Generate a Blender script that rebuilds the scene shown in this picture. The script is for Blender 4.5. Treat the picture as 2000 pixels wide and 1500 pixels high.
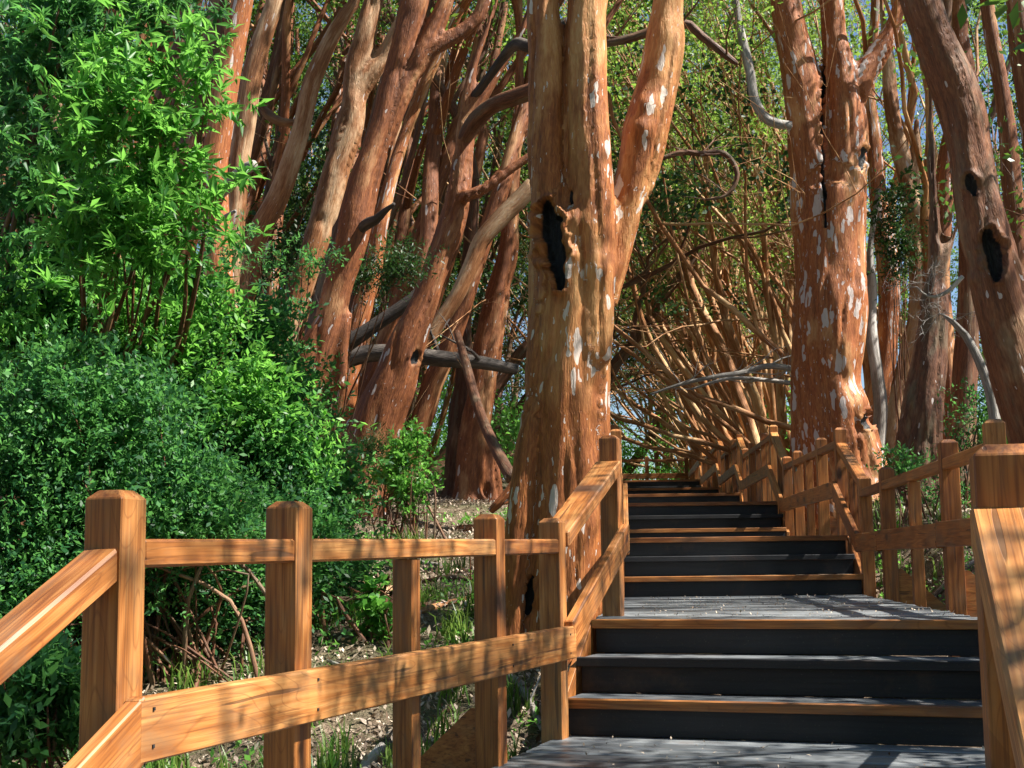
import bpy, bmesh, math, random
import numpy as np
from mathutils import Vector, Matrix, kdtree

random.seed(7)
RN = np.random.default_rng(7)
for o in list(bpy.data.objects):
    bpy.data.objects.remove(o)
SC = bpy.context.scene
COL = SC.collection

# ------------------------------------------------------------------ camera
EYE = 0.80
FPX = 2700.0
PITCH = math.radians(7.42)
ROLL = -0.012
cam_d = bpy.data.cameras.new('camera')
cam = bpy.data.objects.new('camera', cam_d)
COL.objects.link(cam)
cam_d.sensor_width = 36.0
cam_d.lens = FPX / 2000.0 * 36.0
cam_d.clip_start = 0.05
cam_d.clip_end = 2000
CAMM = (Matrix.Translation((0, 0, EYE)) @ Matrix.Rotation(math.radians(90) + PITCH, 4, 'X')
        @ Matrix.Rotation(ROLL, 4, 'Z'))
cam.matrix_world = CAMM
SC.camera = cam

# ------------------------------------------------------------------ light
SUN_DIR = Vector((0.66, -0.13, 0.84)).normalized()      # towards the sun
world = bpy.data.worlds.new('World')
SC.world = world
world.use_nodes = True
wn = world.node_tree
wn.nodes.clear()
sky = wn.nodes.new('ShaderNodeTexSky')
sky.sky_type = 'NISHITA'
sky.sun_disc = False
sky.sun_elevation = math.asin(SUN_DIR.z)
sky.sun_rotation = math.atan2(SUN_DIR.x, SUN_DIR.y)
sky.air_density = 1.0
sky.dust_density = 0.3
sky.ozone_density = 4.0
bg = wn.nodes.new('ShaderNodeBackground')
bg.inputs['Strength'].default_value = 0.05
wo = wn.nodes.new('ShaderNodeOutputWorld')
wn.links.new(sky.outputs[0], bg.inputs[0])
wn.links.new(bg.outputs[0], wo.inputs[0])
sun_d = bpy.data.lights.new('sun', 'SUN')
sun_d.energy = 5.0
sun_d.angle = math.radians(0.5)
sun_d.color = (1.0, 0.94, 0.84)
sun = bpy.data.objects.new('sun', sun_d)
COL.objects.link(sun)
sun.rotation_euler = SUN_DIR.to_track_quat('Z', 'Y').to_euler()
sun.location = (20, 5, 30)
SC.view_settings.view_transform = 'Standard'
SC.view_settings.look = 'None'
SC.view_settings.gamma = 1
SC.view_settings.exposure = 1.6
SC.view_settings.use_curve_mapping = False
SC.cycles.max_bounces = 6
SC.cycles.diffuse_bounces = 4
SC.cycles.glossy_bounces = 2
SC.cycles.transmission_bounces = 3
SC.cycles.sample_clamp_indirect = 6

# ------------------------------------------------------------------ pixel <-> place helpers (2000 x 1500 picture)
def ray(px, py):
    v = Vector(((px - 1000) / FPX, (750 - py) / FPX, -1))
    return (CAMM.to_3x3() @ v)

def U(px, py, Y):
    r = ray(px, py)
    return Vector((0, 0, EYE)) + r * (Y / r.y)

CAMI = CAMM.inverted()

def proj_np(P):
    M = np.array(CAMI)
    q = P @ M[:3, :3].T + M[:3, 3]
    return 1000 + FPX * q[:, 0] / -q[:, 2], 750 - FPX * q[:, 1] / -q[:, 2]

# ------------------------------------------------------------------ noise
def _h(ix, iy, iz, s):
    n = (ix * 374761393 + iy * 668265263 + iz * 2147483647 + s * 974634777).astype(np.int64) & 0xFFFFFFFF
    n = ((n ^ (n >> 13)) * 1274126177) & 0xFFFFFFFF
    n = (n ^ (n >> 16)) & 0xFFFFFFFF
    return n / 4294967295.0 * 2 - 1

def vnoise(p, s=0):
    f = np.floor(p).astype(np.int64)
    t = p - f
    t = t * t * (3 - 2 * t)
    r = 0
    for dx in (0, 1):
        wx = t[:, 0] if dx else 1 - t[:, 0]
        for dy in (0, 1):
            wy = t[:, 1] if dy else 1 - t[:, 1]
            for dz in (0, 1):
                wz = t[:, 2] if dz else 1 - t[:, 2]
                r = r + wx * wy * wz * _h(f[:, 0] + dx, f[:, 1] + dy, f[:, 2] + dz, s)
    return r

def fbm(p, s=0, o=3):
    a, r = 1.0, 0
    for k in range(o):
        r = r + a * vnoise(p * (2 ** k), s + k)
        a *= 0.5
    return r

# ------------------------------------------------------------------ node helpers
class NT:
    def __init__(self, name):
        self.m = bpy.data.materials.new(name)
        self.m.use_nodes = True
        self.t = self.m.node_tree
        self.t.nodes.clear()
        self.out = self.t.nodes.new('ShaderNodeOutputMaterial')

    def n(self, typ, **kw):
        nd = self.t.nodes.new('ShaderNode' + typ)
        for k, v in kw.items():
            if k.startswith('_'):
                setattr(nd, k[1:], v)
            else:
                key = {'s': 'Scale', 'd': 'Detail', 'r': 'Roughness'}.get(k, k)
                self.set(nd.inputs[key], v)
        return nd

    def set(self, inp, v):
        if isinstance(v, bpy.types.NodeSocket):
            self.t.links.new(v, inp)
        else:
            inp.default_value = v

    def math(self, op, a, b=0.0, clamp=False):
        nd = self.t.nodes.new('ShaderNodeMath')
        nd.operation = op
        nd.use_clamp = clamp
        self.set(nd.inputs[0], a)
        self.set(nd.inputs[1], b)
        return nd.outputs[0]

    def vmul(self, a, b):
        nd = self.t.nodes.new('ShaderNodeVectorMath')
        nd.operation = 'MULTIPLY'
        self.set(nd.inputs[0], a)
        nd.inputs[1].default_value = b
        return nd.outputs[0]

    def vadd(self, a, b):
        nd = self.t.nodes.new('ShaderNodeVectorMath')
        nd.operation = 'ADD'
        self.set(nd.inputs[0], a)
        self.set(nd.inputs[1], b)
        return nd.outputs[0]

    def mix(self, f, a, b):
        nd = self.t.nodes.new('ShaderNodeMix')
        nd.data_type = 'RGBA'
        self.set(nd.inputs[0], f)
        self.set(nd.inputs[6], a if isinstance(a, bpy.types.NodeSocket) else (*a, 1))
        self.set(nd.inputs[7], b if isinstance(b, bpy.types.NodeSocket) else (*b, 1))
        return nd.outputs[2]

    def ramp(self, f, stops):
        nd = self.t.nodes.new('ShaderNodeValToRGB')
        cr = nd.color_ramp
        while len(cr.elements) < len(stops):
            cr.elements.new(0.5)
        for e, (p, c) in zip(cr.elements, stops):
            e.position = p
            e.color = (c, c, c, 1) if isinstance(c, (int, float)) else (*c, 1)
        self.set(nd.inputs[0], f)
        return nd.outputs[0]

    def noise(self, v, s, d=3, r=0.55):
        nd = self.t.nodes.new('ShaderNodeTexNoise')
        self.set(nd.inputs['Vector'], v)
        nd.inputs['Scale'].default_value = s
        nd.inputs['Detail'].default_value = d
        nd.inputs['Roughness'].default_value = r
        return nd.outputs[0]

    def bump(self, h, strength, dist):
        nd = self.t.nodes.new('ShaderNodeBump')
        nd.inputs['Strength'].default_value = strength
        nd.inputs['Distance'].default_value = dist
        self.set(nd.inputs['Height'], h)
        return nd.outputs[0]

    def principled(self, col, rough, normal=None, spec=0.5):
        p = self.t.nodes.new('ShaderNodeBsdfPrincipled')
        self.set(p.inputs['Base Color'], col if isinstance(col, bpy.types.NodeSocket) else (*col, 1))
        self.set(p.inputs['Roughness'], rough)
        p.inputs['Specular IOR Level'].default_value = spec
        if normal:
            self.set(p.inputs['Normal'], normal)
        return p.outputs[0]

    def done(self, shader):
        self.t.links.new(shader, self.out.inputs[0])
        return self.m


def wood_mat(name, light, mid, dark, grey=0.0, rough=0.5):
    N = NT(name)
    tc = N.n('TexCoord').outputs['Object']
    rnd = N.n('ObjectInfo').outputs['Random']
    comb = N.n('CombineXYZ', X=N.math('MULTIPLY', rnd, 37.0), Y=N.math('MULTIPLY', rnd, 11.0), Z=N.math('MULTIPLY', rnd, 23.0)).outputs[0]
    v = N.vadd(tc, comb)
    warp = N.noise(N.vmul(v, (0.9, 7, 7)), 1.0, 2)
    lines = N.math('SINE', N.math('MULTIPLY', warp, 55.0))
    lines = N.math('ADD', N.math('MULTIPLY', lines, 0.5), 0.5)
    fine = N.noise(N.vmul(v, (3, 90, 90)), 1.0, 3)
    big = N.noise(N.vmul(v, (1.3, 5, 5)), 1.0, 3)
    f = N.math('ADD', N.math('MULTIPLY', lines, 0.13), N.math('MULTIPLY', fine, 0.52))
    f = N.math('ADD', f, N.math('MULTIPLY', big, 0.45))
    f = N.math('ADD', f, N.math('MULTIPLY', N.math('SUBTRACT', rnd, 0.5), 0.22))
    col = N.ramp(f, [(0.34, dark), (0.53, mid), (0.78, light)])
    hair = N.ramp(N.noise(N.vmul(v, (2.2, 150, 150)), 1.0, 2), [(0.36, 1.0), (0.47, 0.0)])
    col = N.mix(N.math('MULTIPLY', hair, 0.5), col, tuple(c * 0.7 for c in dark))
    ringn = N.noise(N.vmul(v, (0.8, 6, 6)), 1.0, 1)
    ring = N.ramp(N.math('ABSOLUTE', N.math('SINE', N.math('MULTIPLY', ringn, 70.0))), [(0.0, 1.0), (0.22, 0.0)])
    col = N.mix(N.math('MULTIPLY', ring, 0.45), col, dark)
    # knots
    vo = N.t.nodes.new('ShaderNodeTexVoronoi')
    N.set(vo.inputs['Vector'], N.vadd(N.vmul(v, (2.2, 0.03, 6.0)), (0, 0, 0)))
    vo.inputs['Scale'].default_value = 1.0
    pick = N.t.nodes.new('ShaderNodeSeparateColor')
    N.set(pick.inputs[0], vo.outputs['Color'])
    kn = N.math('MULTIPLY', N.ramp(vo.outputs['Distance'], [(0.10, 1.0), (0.17, 0.0)]), N.math('GREATER_THAN', pick.outputs[0], 0.45))
    halo = N.math('MULTIPLY', N.ramp(vo.outputs['Distance'], [(0.14, 0.6), (0.42, 0.0)]), N.math('GREATER_THAN', pick.outputs[0], 0.45))
    col = N.mix(halo, col, tuple(c * 0.8 for c in dark))
    col = N.mix(N.math('MULTIPLY', kn, 0.88), col, (0.045, 0.018, 0.010))
    # cracks
    cr = N.ramp(N.noise(N.vmul(v, (1.6, 40, 40)), 1.0, 1), [(0.29, 1.0), (0.315, 0.0)])
    col = N.mix(N.math('MULTIPLY', cr, 0.7), col, (0.05, 0.02, 0.01))
    # weathered grime
    gr = N.ramp(N.noise(N.vmul(v, (1, 2.5, 2.5)), 3.1, 5, 0.7), [(0.48, 0.0), (0.68, 1.0)])
    col = N.mix(N.math('MULTIPLY', gr, 0.5 + grey), col, (0.17, 0.115, 0.07))
    h = N.math('ADD', N.math('MULTIPLY', fine, 0.7), N.math('MULTIPLY', lines, 0.3))
    h = N.math('SUBTRACT', h, N.math('MULTIPLY', cr, 1.0))
    nb = N.bump(h, 0.35, 0.0025)
    ro = N.math('ADD', N.math('MULTIPLY', big, 0.3), rough - 0.15)
    return N.done(N.principled(col, ro, nb, 0.45))


def board_mat(name, c1, c2, brown=0.15, rough=0.5):
    N = NT(name)
    tc = N.n('TexCoord').outputs['Object']
    rnd = N.n('ObjectInfo').outputs['Random']
    comb = N.n('CombineXYZ', X=N.math('MULTIPLY', rnd, 37.0), Y=N.math('MULTIPLY', rnd, 11.0), Z=rnd).outputs[0]
    v = N.vadd(tc, comb)
    fine = N.noise(N.vmul(v, (2.5, 60, 60)), 1.0, 4)
    big = N.noise(v, 4.0, 5, 0.65)
    f = N.math('ADD', N.math('MULTIPLY', fine, 0.6), N.math('MULTIPLY', big, 0.4))
    f = N.math('ADD', f, N.math('MULTIPLY', N.math('SUBTRACT', rnd, 0.5), 0.4))
    col = N.ramp(f, [(0.3, c1), (0.7, c2)])
    col = N.mix(N.math('MULTIPLY', N.ramp(N.noise(v, 2.2, 5, 0.7), [(0.55, 0.0), (0.7, 1.0)]), brown), col, (0.12, 0.06, 0.03))
    dust = N.ramp(N.noise(v, 160.0, 2), [(0.68, 0.0), (0.74, 1.0)])
    col = N.mix(N.math('MULTIPLY', dust, 0.35), col, (0.22, 0.19, 0.14))
    nb = N.bump(fine, 0.4, 0.003)
    return N.done(N.principled(col, N.math('ADD', N.math('MULTIPLY', big, 0.35), rough - 0.17), nb, 0.5))


def bark_mat(name, deep, mid, pale, flake=0.5, flakecol=(0.62, 0.56, 0.54), tan=0.5, moss=0.0, flake_scale=1.0, redlow=None):
    N = NT(name)
    at = N.t.nodes.new('ShaderNodeAttribute')
    at.attribute_name = 'bark'
    v = at.outputs['Vector']
    rnd = N.n('ObjectInfo').outputs['Random']
    comb = N.n('CombineXYZ', X=N.math('MULTIPLY', rnd, 17.0), Y=N.math('MULTIPLY', rnd, 11.0), Z=N.math('MULTIPLY', rnd, 43.0)).outputs[0]
    v = N.vadd(v, comb)
    big = N.noise(N.vmul(v, (3.2, 3.2, 1.1)), 1.0, 4, 0.6)
    streak = N.noise(N.vmul(v, (26, 26, 2.6)), 1.0, 4, 0.6)
    fine = N.noise(N.vmul(v, (90, 90, 14)), 1.0, 3, 0.6)
    f = N.math('ADD', N.math('MULTIPLY', streak, 0.5), N.math('MULTIPLY', fine, 0.5))
    c1 = N.ramp(f, [(0.33, tuple(c * 0.5 for c in deep)), (0.48, deep), (0.66, mid)])
    c2 = N.ramp(f, [(0.35, mid), (0.62, pale)])
    col = N.mix(N.ramp(big, [(0.62 - 0.24 * tan, 0.0), (0.72 - 0.2 * tan, 1.0)]), c1, c2)
    if redlow:
        zz = N.t.nodes.new('ShaderNodeSeparateXYZ')
        N.set(zz.inputs[0], N.n('NewGeometry').outputs['Position'])
        rf = N.math('ADD', zz.outputs[2], N.math('MULTIPLY', N.math('SUBTRACT', big, 0.5), 3.2))
        rf = N.ramp(N.math('DIVIDE', rf, 4.0), [(redlow / 4 - 0.12, 1.0), (redlow / 4 + 0.12, 0.0)])
        col = N.mix(rf, col, c1)
    # peeled flakes, elongated along the stem
    wv = N.vadd(N.vmul(v, (15 * flake_scale, 15 * flake_scale, 4.2 * flake_scale)),
                N.vmul(N.n('TexNoise', Vector=N.vmul(v, (12, 12, 6)), Scale=1.0).outputs[1], (1.1, 1.1, 1.1)))
    vo = N.t.nodes.new('ShaderNodeTexVoronoi')
    N.set(vo.inputs['Vector'], wv)
    vo.inputs['Scale'].default_value = 1.0
    vo.inputs['Randomness'].default_value = 1.0
    sp = N.t.nodes.new('ShaderNodeSeparateColor')
    N.set(sp.inputs[0], vo.outputs['Color'])
    size = N.math('MULTIPLY', N.math('SUBTRACT', sp.outputs[0], 1.0 - flake), 0.85)
    clus = N.ramp(N.noise(N.vmul(v, (2.2, 2.2, 0.9)), 1.0, 2), [(0.38, 0.35), (0.6, 1.0)])
    fl = N.math('LESS_THAN', vo.outputs['Distance'], N.math('MULTIPLY', size, clus))
    wv2 = N.vadd(N.vmul(v, (52, 52, 11)), N.vmul(N.n('TexNoise', Vector=v, Scale=30.0).outputs[1], (1, 1, 1)))
    vo2 = N.t.nodes.new('ShaderNodeTexVoronoi')
    N.set(vo2.inputs['Vector'], wv2)
    vo2.inputs['Scale'].default_value = 1.0
    sp2 = N.t.nodes.new('ShaderNodeSeparateColor')
    N.set(sp2.inputs[0], vo2.outputs['Color'])
    fl2 = N.math('LESS_THAN', vo2.outputs['Distance'], N.math('MULTIPLY', N.math('SUBTRACT', sp2.outputs[1], 1.0 - flake * 0.5), 0.9))
    fla = N.math('MAXIMUM', fl, fl2)
    col = N.mix(N.math('MULTIPLY', fla, 0.85), col, N.mix(streak, tuple(c * 0.75 for c in flakecol), flakecol))
    if moss > 0:
        mo = N.ramp(N.noise(N.vmul(v, (6, 6, 2)), 1.0, 5, 0.7), [(0.5, 0.0), (0.62, 1.0)])
        col = N.mix(N.math('MULTIPLY', mo, moss), col, (0.16, 0.14, 0.09))
    # charred hollows (a burnt, black surface of its own)
    ch = N.t.nodes.new('ShaderNodeAttribute')
    ch.attribute_name = 'char'
    chn = N.ramp(N.noise(N.vmul(v, (70, 70, 22)), 1.0, 4), [(0.4, (0.005, 0.005, 0.006)), (0.85, (0.035, 0.036, 0.038))])
    col = N.mix(N.ramp(ch.outputs['Fac'], [(0.35, 0.0), (0.5, 1.0)]), col, chn)
    h = N.math('ADD', N.math('MULTIPLY', streak, 0.6), N.math('MULTIPLY', fine, 0.5))
    h = N.math('SUBTRACT', h, N.math('MULTIPLY', fla, 0.12))
    nb = N.bump(h, 0.8, 0.02)
    return N.done(N.principled(col, 0.62, nb, 0.35))


def leaf_mat(name, dark, mid, bright, transl=0.4, rough=0.38):
    N = NT(name)
    at = N.t.nodes.new('ShaderNodeAttribute')
    at.attribute_name = 'rnd'
    col = N.ramp(at.outputs['Fac'], [(0.0, dark), (0.55, mid), (1.0, bright)])
    p = N.principled(col, rough, None, 0.35)
    tr = N.t.nodes.new('ShaderNodeBsdfTranslucent')
    N.set(tr.inputs['Color'], N.mix(0.5, col, tuple(min(1, c * 2.2) for c in bright)))
    mx = N.t.nodes.new('ShaderNodeMixShader')
    mx.inputs[0].default_value = transl
    N.t.links.new(p, mx.inputs[1])
    N.t.links.new(tr.outputs[0], mx.inputs[2])
    return N.done(mx.outputs[0])


def simple_mat(name, c1, c2, scale=6.0, rough=0.8, attr=None):
    N = NT(name)
    if attr:
        at = N.t.nodes.new('ShaderNodeAttribute')
        at.attribute_name = attr
        col = N.ramp(at.outputs['Fac'], [(0.0, c1), (1.0, c2)])
        return N.done(N.principled(col, rough))
    tc = N.n('TexCoord').outputs['Object']
    f = N.noise(tc, scale, 5, 0.65)
    col = N.ramp(f, [(0.35, c1), (0.65, c2)])
    return N.done(N.principled(col, rough, N.bump(f, 0.5, 0.02)))


def ground_mat():
    N = NT('forest_floor')
    g = N.n('NewGeometry').outputs['Position']
    a = N.noise(g, 1.3, 5, 0.6)
    b = N.noise(g, 14.0, 5, 0.7)
    c = N.noise(g, 70.0, 3, 0.6)
    f = N.math('ADD', N.math('MULTIPLY', b, 0.5), N.math('MULTIPLY', c, 0.5))
    col = N.ramp(f, [(0.3, (0.06, 0.04, 0.026)), (0.5, (0.17, 0.12, 0.085)), (0.7, (0.36, 0.29, 0.22))])
    col = N.mix(N.math('MULTIPLY', N.ramp(a, [(0.45, 0.0), (0.62, 1.0)]), 0.55), col, (0.05, 0.085, 0.022))
    h = N.math('ADD', b, N.math('MULTIPLY', c, 0.6))
    return N.done(N.principled(col, 0.9, N.bump(h, 0.9, 0.05), 0.2))


WOOD = wood_mat('stained_pine', (0.55, 0.26, 0.085), (0.36, 0.130, 0.030), (0.15, 0.043, 0.010))
WOOD_RED = wood_mat('red_shaded_pine', (0.48, 0.20, 0.052), (0.31, 0.108, 0.025), (0.15, 0.044, 0.010))  # own red-brown of the nosings; on right railings and braces it paints in shade
DECK = board_mat('weathered_deck_plank', (0.05, 0.058, 0.068), (0.25, 0.27, 0.285), 0.45, 0.4)
BLACK = board_mat('tarred_board', (0.0025, 0.003, 0.0045), (0.014, 0.016, 0.021), 0.35, 0.62)
BARK = bark_mat('cinnamon_bark', (0.17, 0.052, 0.016), (0.32, 0.115, 0.038), (0.44, 0.25, 0.12), 0.5, tan=0.35)
BARK_TAN = bark_mat('buff_bark', (0.22, 0.085, 0.028), (0.38, 0.18, 0.075), (0.54, 0.39, 0.25), 0.42, tan=0.7, flake_scale=0.9)
BARK_BIG = bark_mat('patched_bark', (0.26, 0.080, 0.020), (0.44, 0.165, 0.045), (0.57, 0.31, 0.125), 0.68, (0.70, 0.62, 0.56), tan=0.8, flake_scale=1.0, redlow=2.3)
BARK_RED = bark_mat('flaked_red_bark', (0.29, 0.088, 0.026), (0.46, 0.175, 0.055), (0.55, 0.31, 0.14), 0.78, tan=0.4, flake_scale=0.85)
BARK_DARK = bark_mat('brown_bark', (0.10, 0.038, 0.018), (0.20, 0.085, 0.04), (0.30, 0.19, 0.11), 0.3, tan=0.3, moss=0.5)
BARK_WARM = bark_mat('warm_brown_bark', (0.15, 0.052, 0.020), (0.28, 0.115, 0.048), (0.38, 0.25, 0.14), 0.35, tan=0.35, moss=0.35)
BARK_BG = bark_mat('thicket_bark', (0.28, 0.11, 0.035), (0.46, 0.22, 0.085), (0.60, 0.42, 0.22), 0.2, tan=0.6)
DEAD = bark_mat('grey_dead_wood', (0.22, 0.20, 0.18), (0.38, 0.35, 0.32), (0.58, 0.55, 0.52), 0.1, tan=0.5)
DEAD_DARK = bark_mat('dark_dead_wood', (0.035, 0.028, 0.024), (0.075, 0.06, 0.05), (0.15, 0.125, 0.11), 0.1, tan=0.4)
LEAF_BRIGHT = leaf_mat('bright_glossy_leaf', (0.014, 0.075, 0.016), (0.055, 0.20, 0.028), (0.19, 0.44, 0.07), 0.45, 0.42)
LEAF_BUSH = leaf_mat('small_green_leaf', (0.007, 0.036, 0.017), (0.022, 0.105, 0.032), (0.13, 0.35, 0.075), 0.36, 0.5)
LEAF_CROWN = leaf_mat('myrtle_leaf', (0.018, 0.055, 0.008), (0.045, 0.12, 0.014), (0.12, 0.22, 0.028), 0.38, 0.35)
LEAF_GLOW = leaf_mat('backlit_leaf', (0.022, 0.07, 0.010), (0.08, 0.18, 0.022), (0.24, 0.38, 0.06), 0.45, 0.4)  # brighter copy of the myrtle leaf, backlit glow put into its colour
LEAF_DARK = leaf_mat('dark_myrtle_leaf', (0.008, 0.028, 0.007), (0.018, 0.055, 0.012), (0.04, 0.10, 0.02), 0.25, 0.5)
GRASS = leaf_mat('grass_blade', (0.02, 0.075, 0.007), (0.05, 0.14, 0.015), (0.16, 0.24, 0.05), 0.4, 0.4)
LITTER = simple_mat('dry_leaf', (0.10, 0.06, 0.038), (0.58, 0.47, 0.36), attr='rnd', rough=0.6)
LAWN = simple_mat('sunlit_lawn', (0.20, 0.34, 0.05), (0.36, 0.50, 0.10), 3.0)
GROUND = ground_mat()
TAG = simple_mat('grey_green_paint', (0.06, 0.075, 0.06), (0.11, 0.13, 0.11), 20.0, 0.5)

# ------------------------------------------------------------------ object helpers
def tag(o, label=None, cat=None, group=None, kind=None):
    for k, v in (('label', label), ('category', cat), ('group', group), ('kind', kind)):
        if v:
            o[k] = v
    return o

def empty(name, loc, label, cat, group=None):
    o = bpy.data.objects.new(name, None)
    o.location = loc
    o.empty_display_size = 0.1
    COL.objects.link(o)
    return tag(o, label, cat, group)

def mesh_np(name, V, F, smooth=False, attrs=None, vecattrs=None):
    me = bpy.data.meshes.new(name)
    V = np.asarray(V, dtype=np.float32)
    F = np.asarray(F, dtype=np.int32)
    nf, k = F.shape
    me.vertices.add(len(V))
    me.vertices.foreach_set('co', V.ravel())
    me.loops.add(nf * k)
    me.loops.foreach_set('vertex_index', F.ravel())
    me.polygons.add(nf)
    me.polygons.foreach_set('loop_start', np.arange(0, nf * k, k, dtype=np.int32))
    me.polygons.foreach_set('loop_total', np.full(nf, k, dtype=np.int32))
    if smooth:
        me.polygons.foreach_set('use_smooth', np.ones(nf, dtype=bool))
    for n_, a in (attrs or {}).items():
        at = me.attributes.new(n_, 'FLOAT', 'POINT')
        at.data.foreach_set('value', np.asarray(a, dtype=np.float32))
    for n_, a in (vecattrs or {}).items():
        at = me.attributes.new(n_, 'FLOAT_VECTOR', 'POINT')
        at.data.foreach_set('vector', np.asarray(a, dtype=np.float32).ravel())
    me.update(calc_edges=True)
    return me

def link(name, me, mat, parent=None, loc=None):
    o = bpy.data.objects.new(name, me)
    if mat and not me.materials:
        me.materials.append(mat)
    COL.objects.link(o)
    if parent:
        o.parent = parent
    if loc is not None:
        o.location = loc
    return o

def rel(V, root):
    return np.asarray(V) - np.array(root.location)[None, :]

# ---- boards -----------------------------------------------------------------
def board_mesh(name, L, w, h, mat, bev=0.004, cap=None, warp=0.0, cut0=0.0, cut1=0.0):
    """board: length on local X from 0 to L, width on Y, height on Z (both centred). cap: chamfered post top.
    cut0/cut1: the end planes lean (dx per dz), for mitred rails."""
    bm = bmesh.new()
    y, z = w / 2, h / 2
    if cap:
        ci, ch = cap
        secs = [(0, 0), (L - ch, 0), (L, ci)]
    else:
        secs = [(0, 0), (L, 0)]
    rings = []
    for i, (x, ins) in enumerate(secs):
        c = cut0 if i == 0 else (cut1 if i == len(secs) - 1 else 0)
        rings.append([bm.verts.new((x + c * (zz - 0), sy * (y - ins), sz * (z - ins) if cap else zz))
                      for sy, sz, zz in ((-1, -1, -z), (1, -1, -z), (1, 1, z), (-1, 1, z))])
    for a, b in zip(rings, rings[1:]):
        for i in range(4):
            bm.faces.new((a[i], a[(i + 1) % 4], b[(i + 1) % 4], b[i]))
    bm.faces.new(rings[0][::-1])
    bm.faces.new(rings[-1])
    bmesh.ops.recalc_face_normals(bm, faces=bm.faces)
    if bev:
        bmesh.ops.bevel(bm, geom=list(bm.edges), offset=bev, segments=1, affect='EDGES', clamp_overlap=True)
    if warp:
        for v in bm.verts:
            v.co.y += random.uniform(-warp, warp)
            v.co.z += random.uniform(-warp, warp) * 0.5
    me = bpy.data.meshes.new(name)
    bm.to_mesh(me)
    bm.free()
    return me

def place_board(name, p0, p1, w, h, mat, parent, side=None, bev=0.004, cap=None, roll_axis=None, level_cut=False, warp=0.0):
    """side: horizontal vector giving the local Y (width) direction."""
    p0, p1 = Vector(p0), Vector(p1)
    d = p1 - p0
    L = d.length
    X = d.normalized()
    if side is None:
        side = Vector((0, 0, 1)).cross(X) if abs(X.z) < 0.95 else Vector((1, 0, 0))
    Y = Vector(side)
    Y = (Y - X * Y.dot(X)).normalized()
    Z = X.cross(Y)
    c = 0.0
    if level_cut:                       # ends stand vertical
        c = X.z / math.sqrt(max(1e-6, 1 - X.z ** 2)) * (1 if Z.z > 0 else -1)
    me = board_mesh(name, L, w, h, mat, bev, cap, warp, c, c)
    o = link(name, me, mat, parent)
    M = Matrix((X, Y, Z)).transposed().to_4x4()
    M.translation = p0 - Vector(parent.location) if parent else p0
    o.matrix_local = M
    return o

# ------------------------------------------------------------------ ground
GY = [-60, -5, 0, 3, 5, 6.5, 8.5, 12, 15, 20, 26, 32, 40, 60, 120, 600]
GZ = [-9, -1.9, -1.35, -0.72, -0.36, -0.10, 0.33, 0.92, 1.34, 1.9, 2.35, 2.6, 2.95, 3.6, 4.5, 6]
# right-hand edge of the boardwalk and deck height against distance
RX = [(-1.5, 0.0), (2.65, 0.94), (5.9, 2.07), (7.1, 2.44), (11.8, 2.98), (12.8, 3.04), (16.5, 3.25), (17.7, 3.33), (21.5, 3.58),
      (22.5, 3.66), (26.1, 3.93), (27.0, 4.0), (31.8, 4.36), (32.7, 4.44), (38, 4.85)]
DZ = [(-1.5, -1.4), (2.2, -0.2), (2.9, 0), (6.4, 0), (7.2, 0.51), (11.8, 0.51), (12.6, 1.02), (16.4, 1.02), (17.1, 1.53), (21.5, 1.53),
      (21.9, 1.87), (26.2, 1.87), (26.6, 2.21), (31.8, 2.21), (32.5, 2.72), (60, 2.72)]

def gz(x, y):
    x = np.atleast_1d(np.asarray(x, float))
    y = np.atleast_1d(np.asarray(y, float))
    g = np.interp(y, GY, GZ)
    p = np.stack([x, y, np.zeros_like(x)], 1)
    g = g + 0.09 * vnoise(p * 0.7, 3) + 0.035 * vnoise(p * 2.3, 5) + 0.012 * vnoise(p * 9, 6)
    g = g + 0.012 * np.clip(np.abs(x - 1.5) - 3, 0, 30)
    rx = np.interp(y, [a for a, b in RX], [b for a, b in RX])
    dz = np.interp(y, [a for a, b in DZ], [b for a, b in DZ])
    cx = rx - 1.0
    t = np.clip((1.75 - np.abs(x - cx)) / 0.5, 0, 1)
    low = np.minimum(g, dz - 0.33)
    low = np.where(y < 39, low, g)
    return g * (1 - t) + low * t

def gz1(x, y):
    return float(gz(x, y)[0])

def axis_coords(a, b, step, far, n):
    fine = np.arange(a, b, step)
    lo = a - (np.linspace(0, 1, n) ** 2.5 * far)[1:][::-1]
    hi = b + (np.linspace(0, 1, n) ** 2.5 * far)[0:]
    return np.concatenate([lo, fine, hi])

xs = axis_coords(-9, 11, 0.11, 500, 40)
ys = axis_coords(0, 24, 0.11, 560, 45)
XX, YY = np.meshgrid(xs, ys)
ZZ = gz(XX.ravel(), YY.ravel())
V = np.stack([XX.ravel(), YY.ravel(), ZZ], 1)
nx, ny = len(xs), len(ys)
ii = (np.arange(ny - 1)[:, None] * nx + np.arange(nx - 1)[None, :]).ravel()
F = np.stack([ii, ii + 1, ii + nx + 1, ii + nx], 1)
g_o = link('ground', mesh_np('ground', V, F, True), GROUND)
tag(g_o, 'brown leaf strewn forest floor rising away beside the boardwalk', None, None, 'structure')

# ------------------------------------------------------------------ boardwalk decks and steps
def v3(p, z):
    return Vector((p[0], p[1], z))

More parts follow.
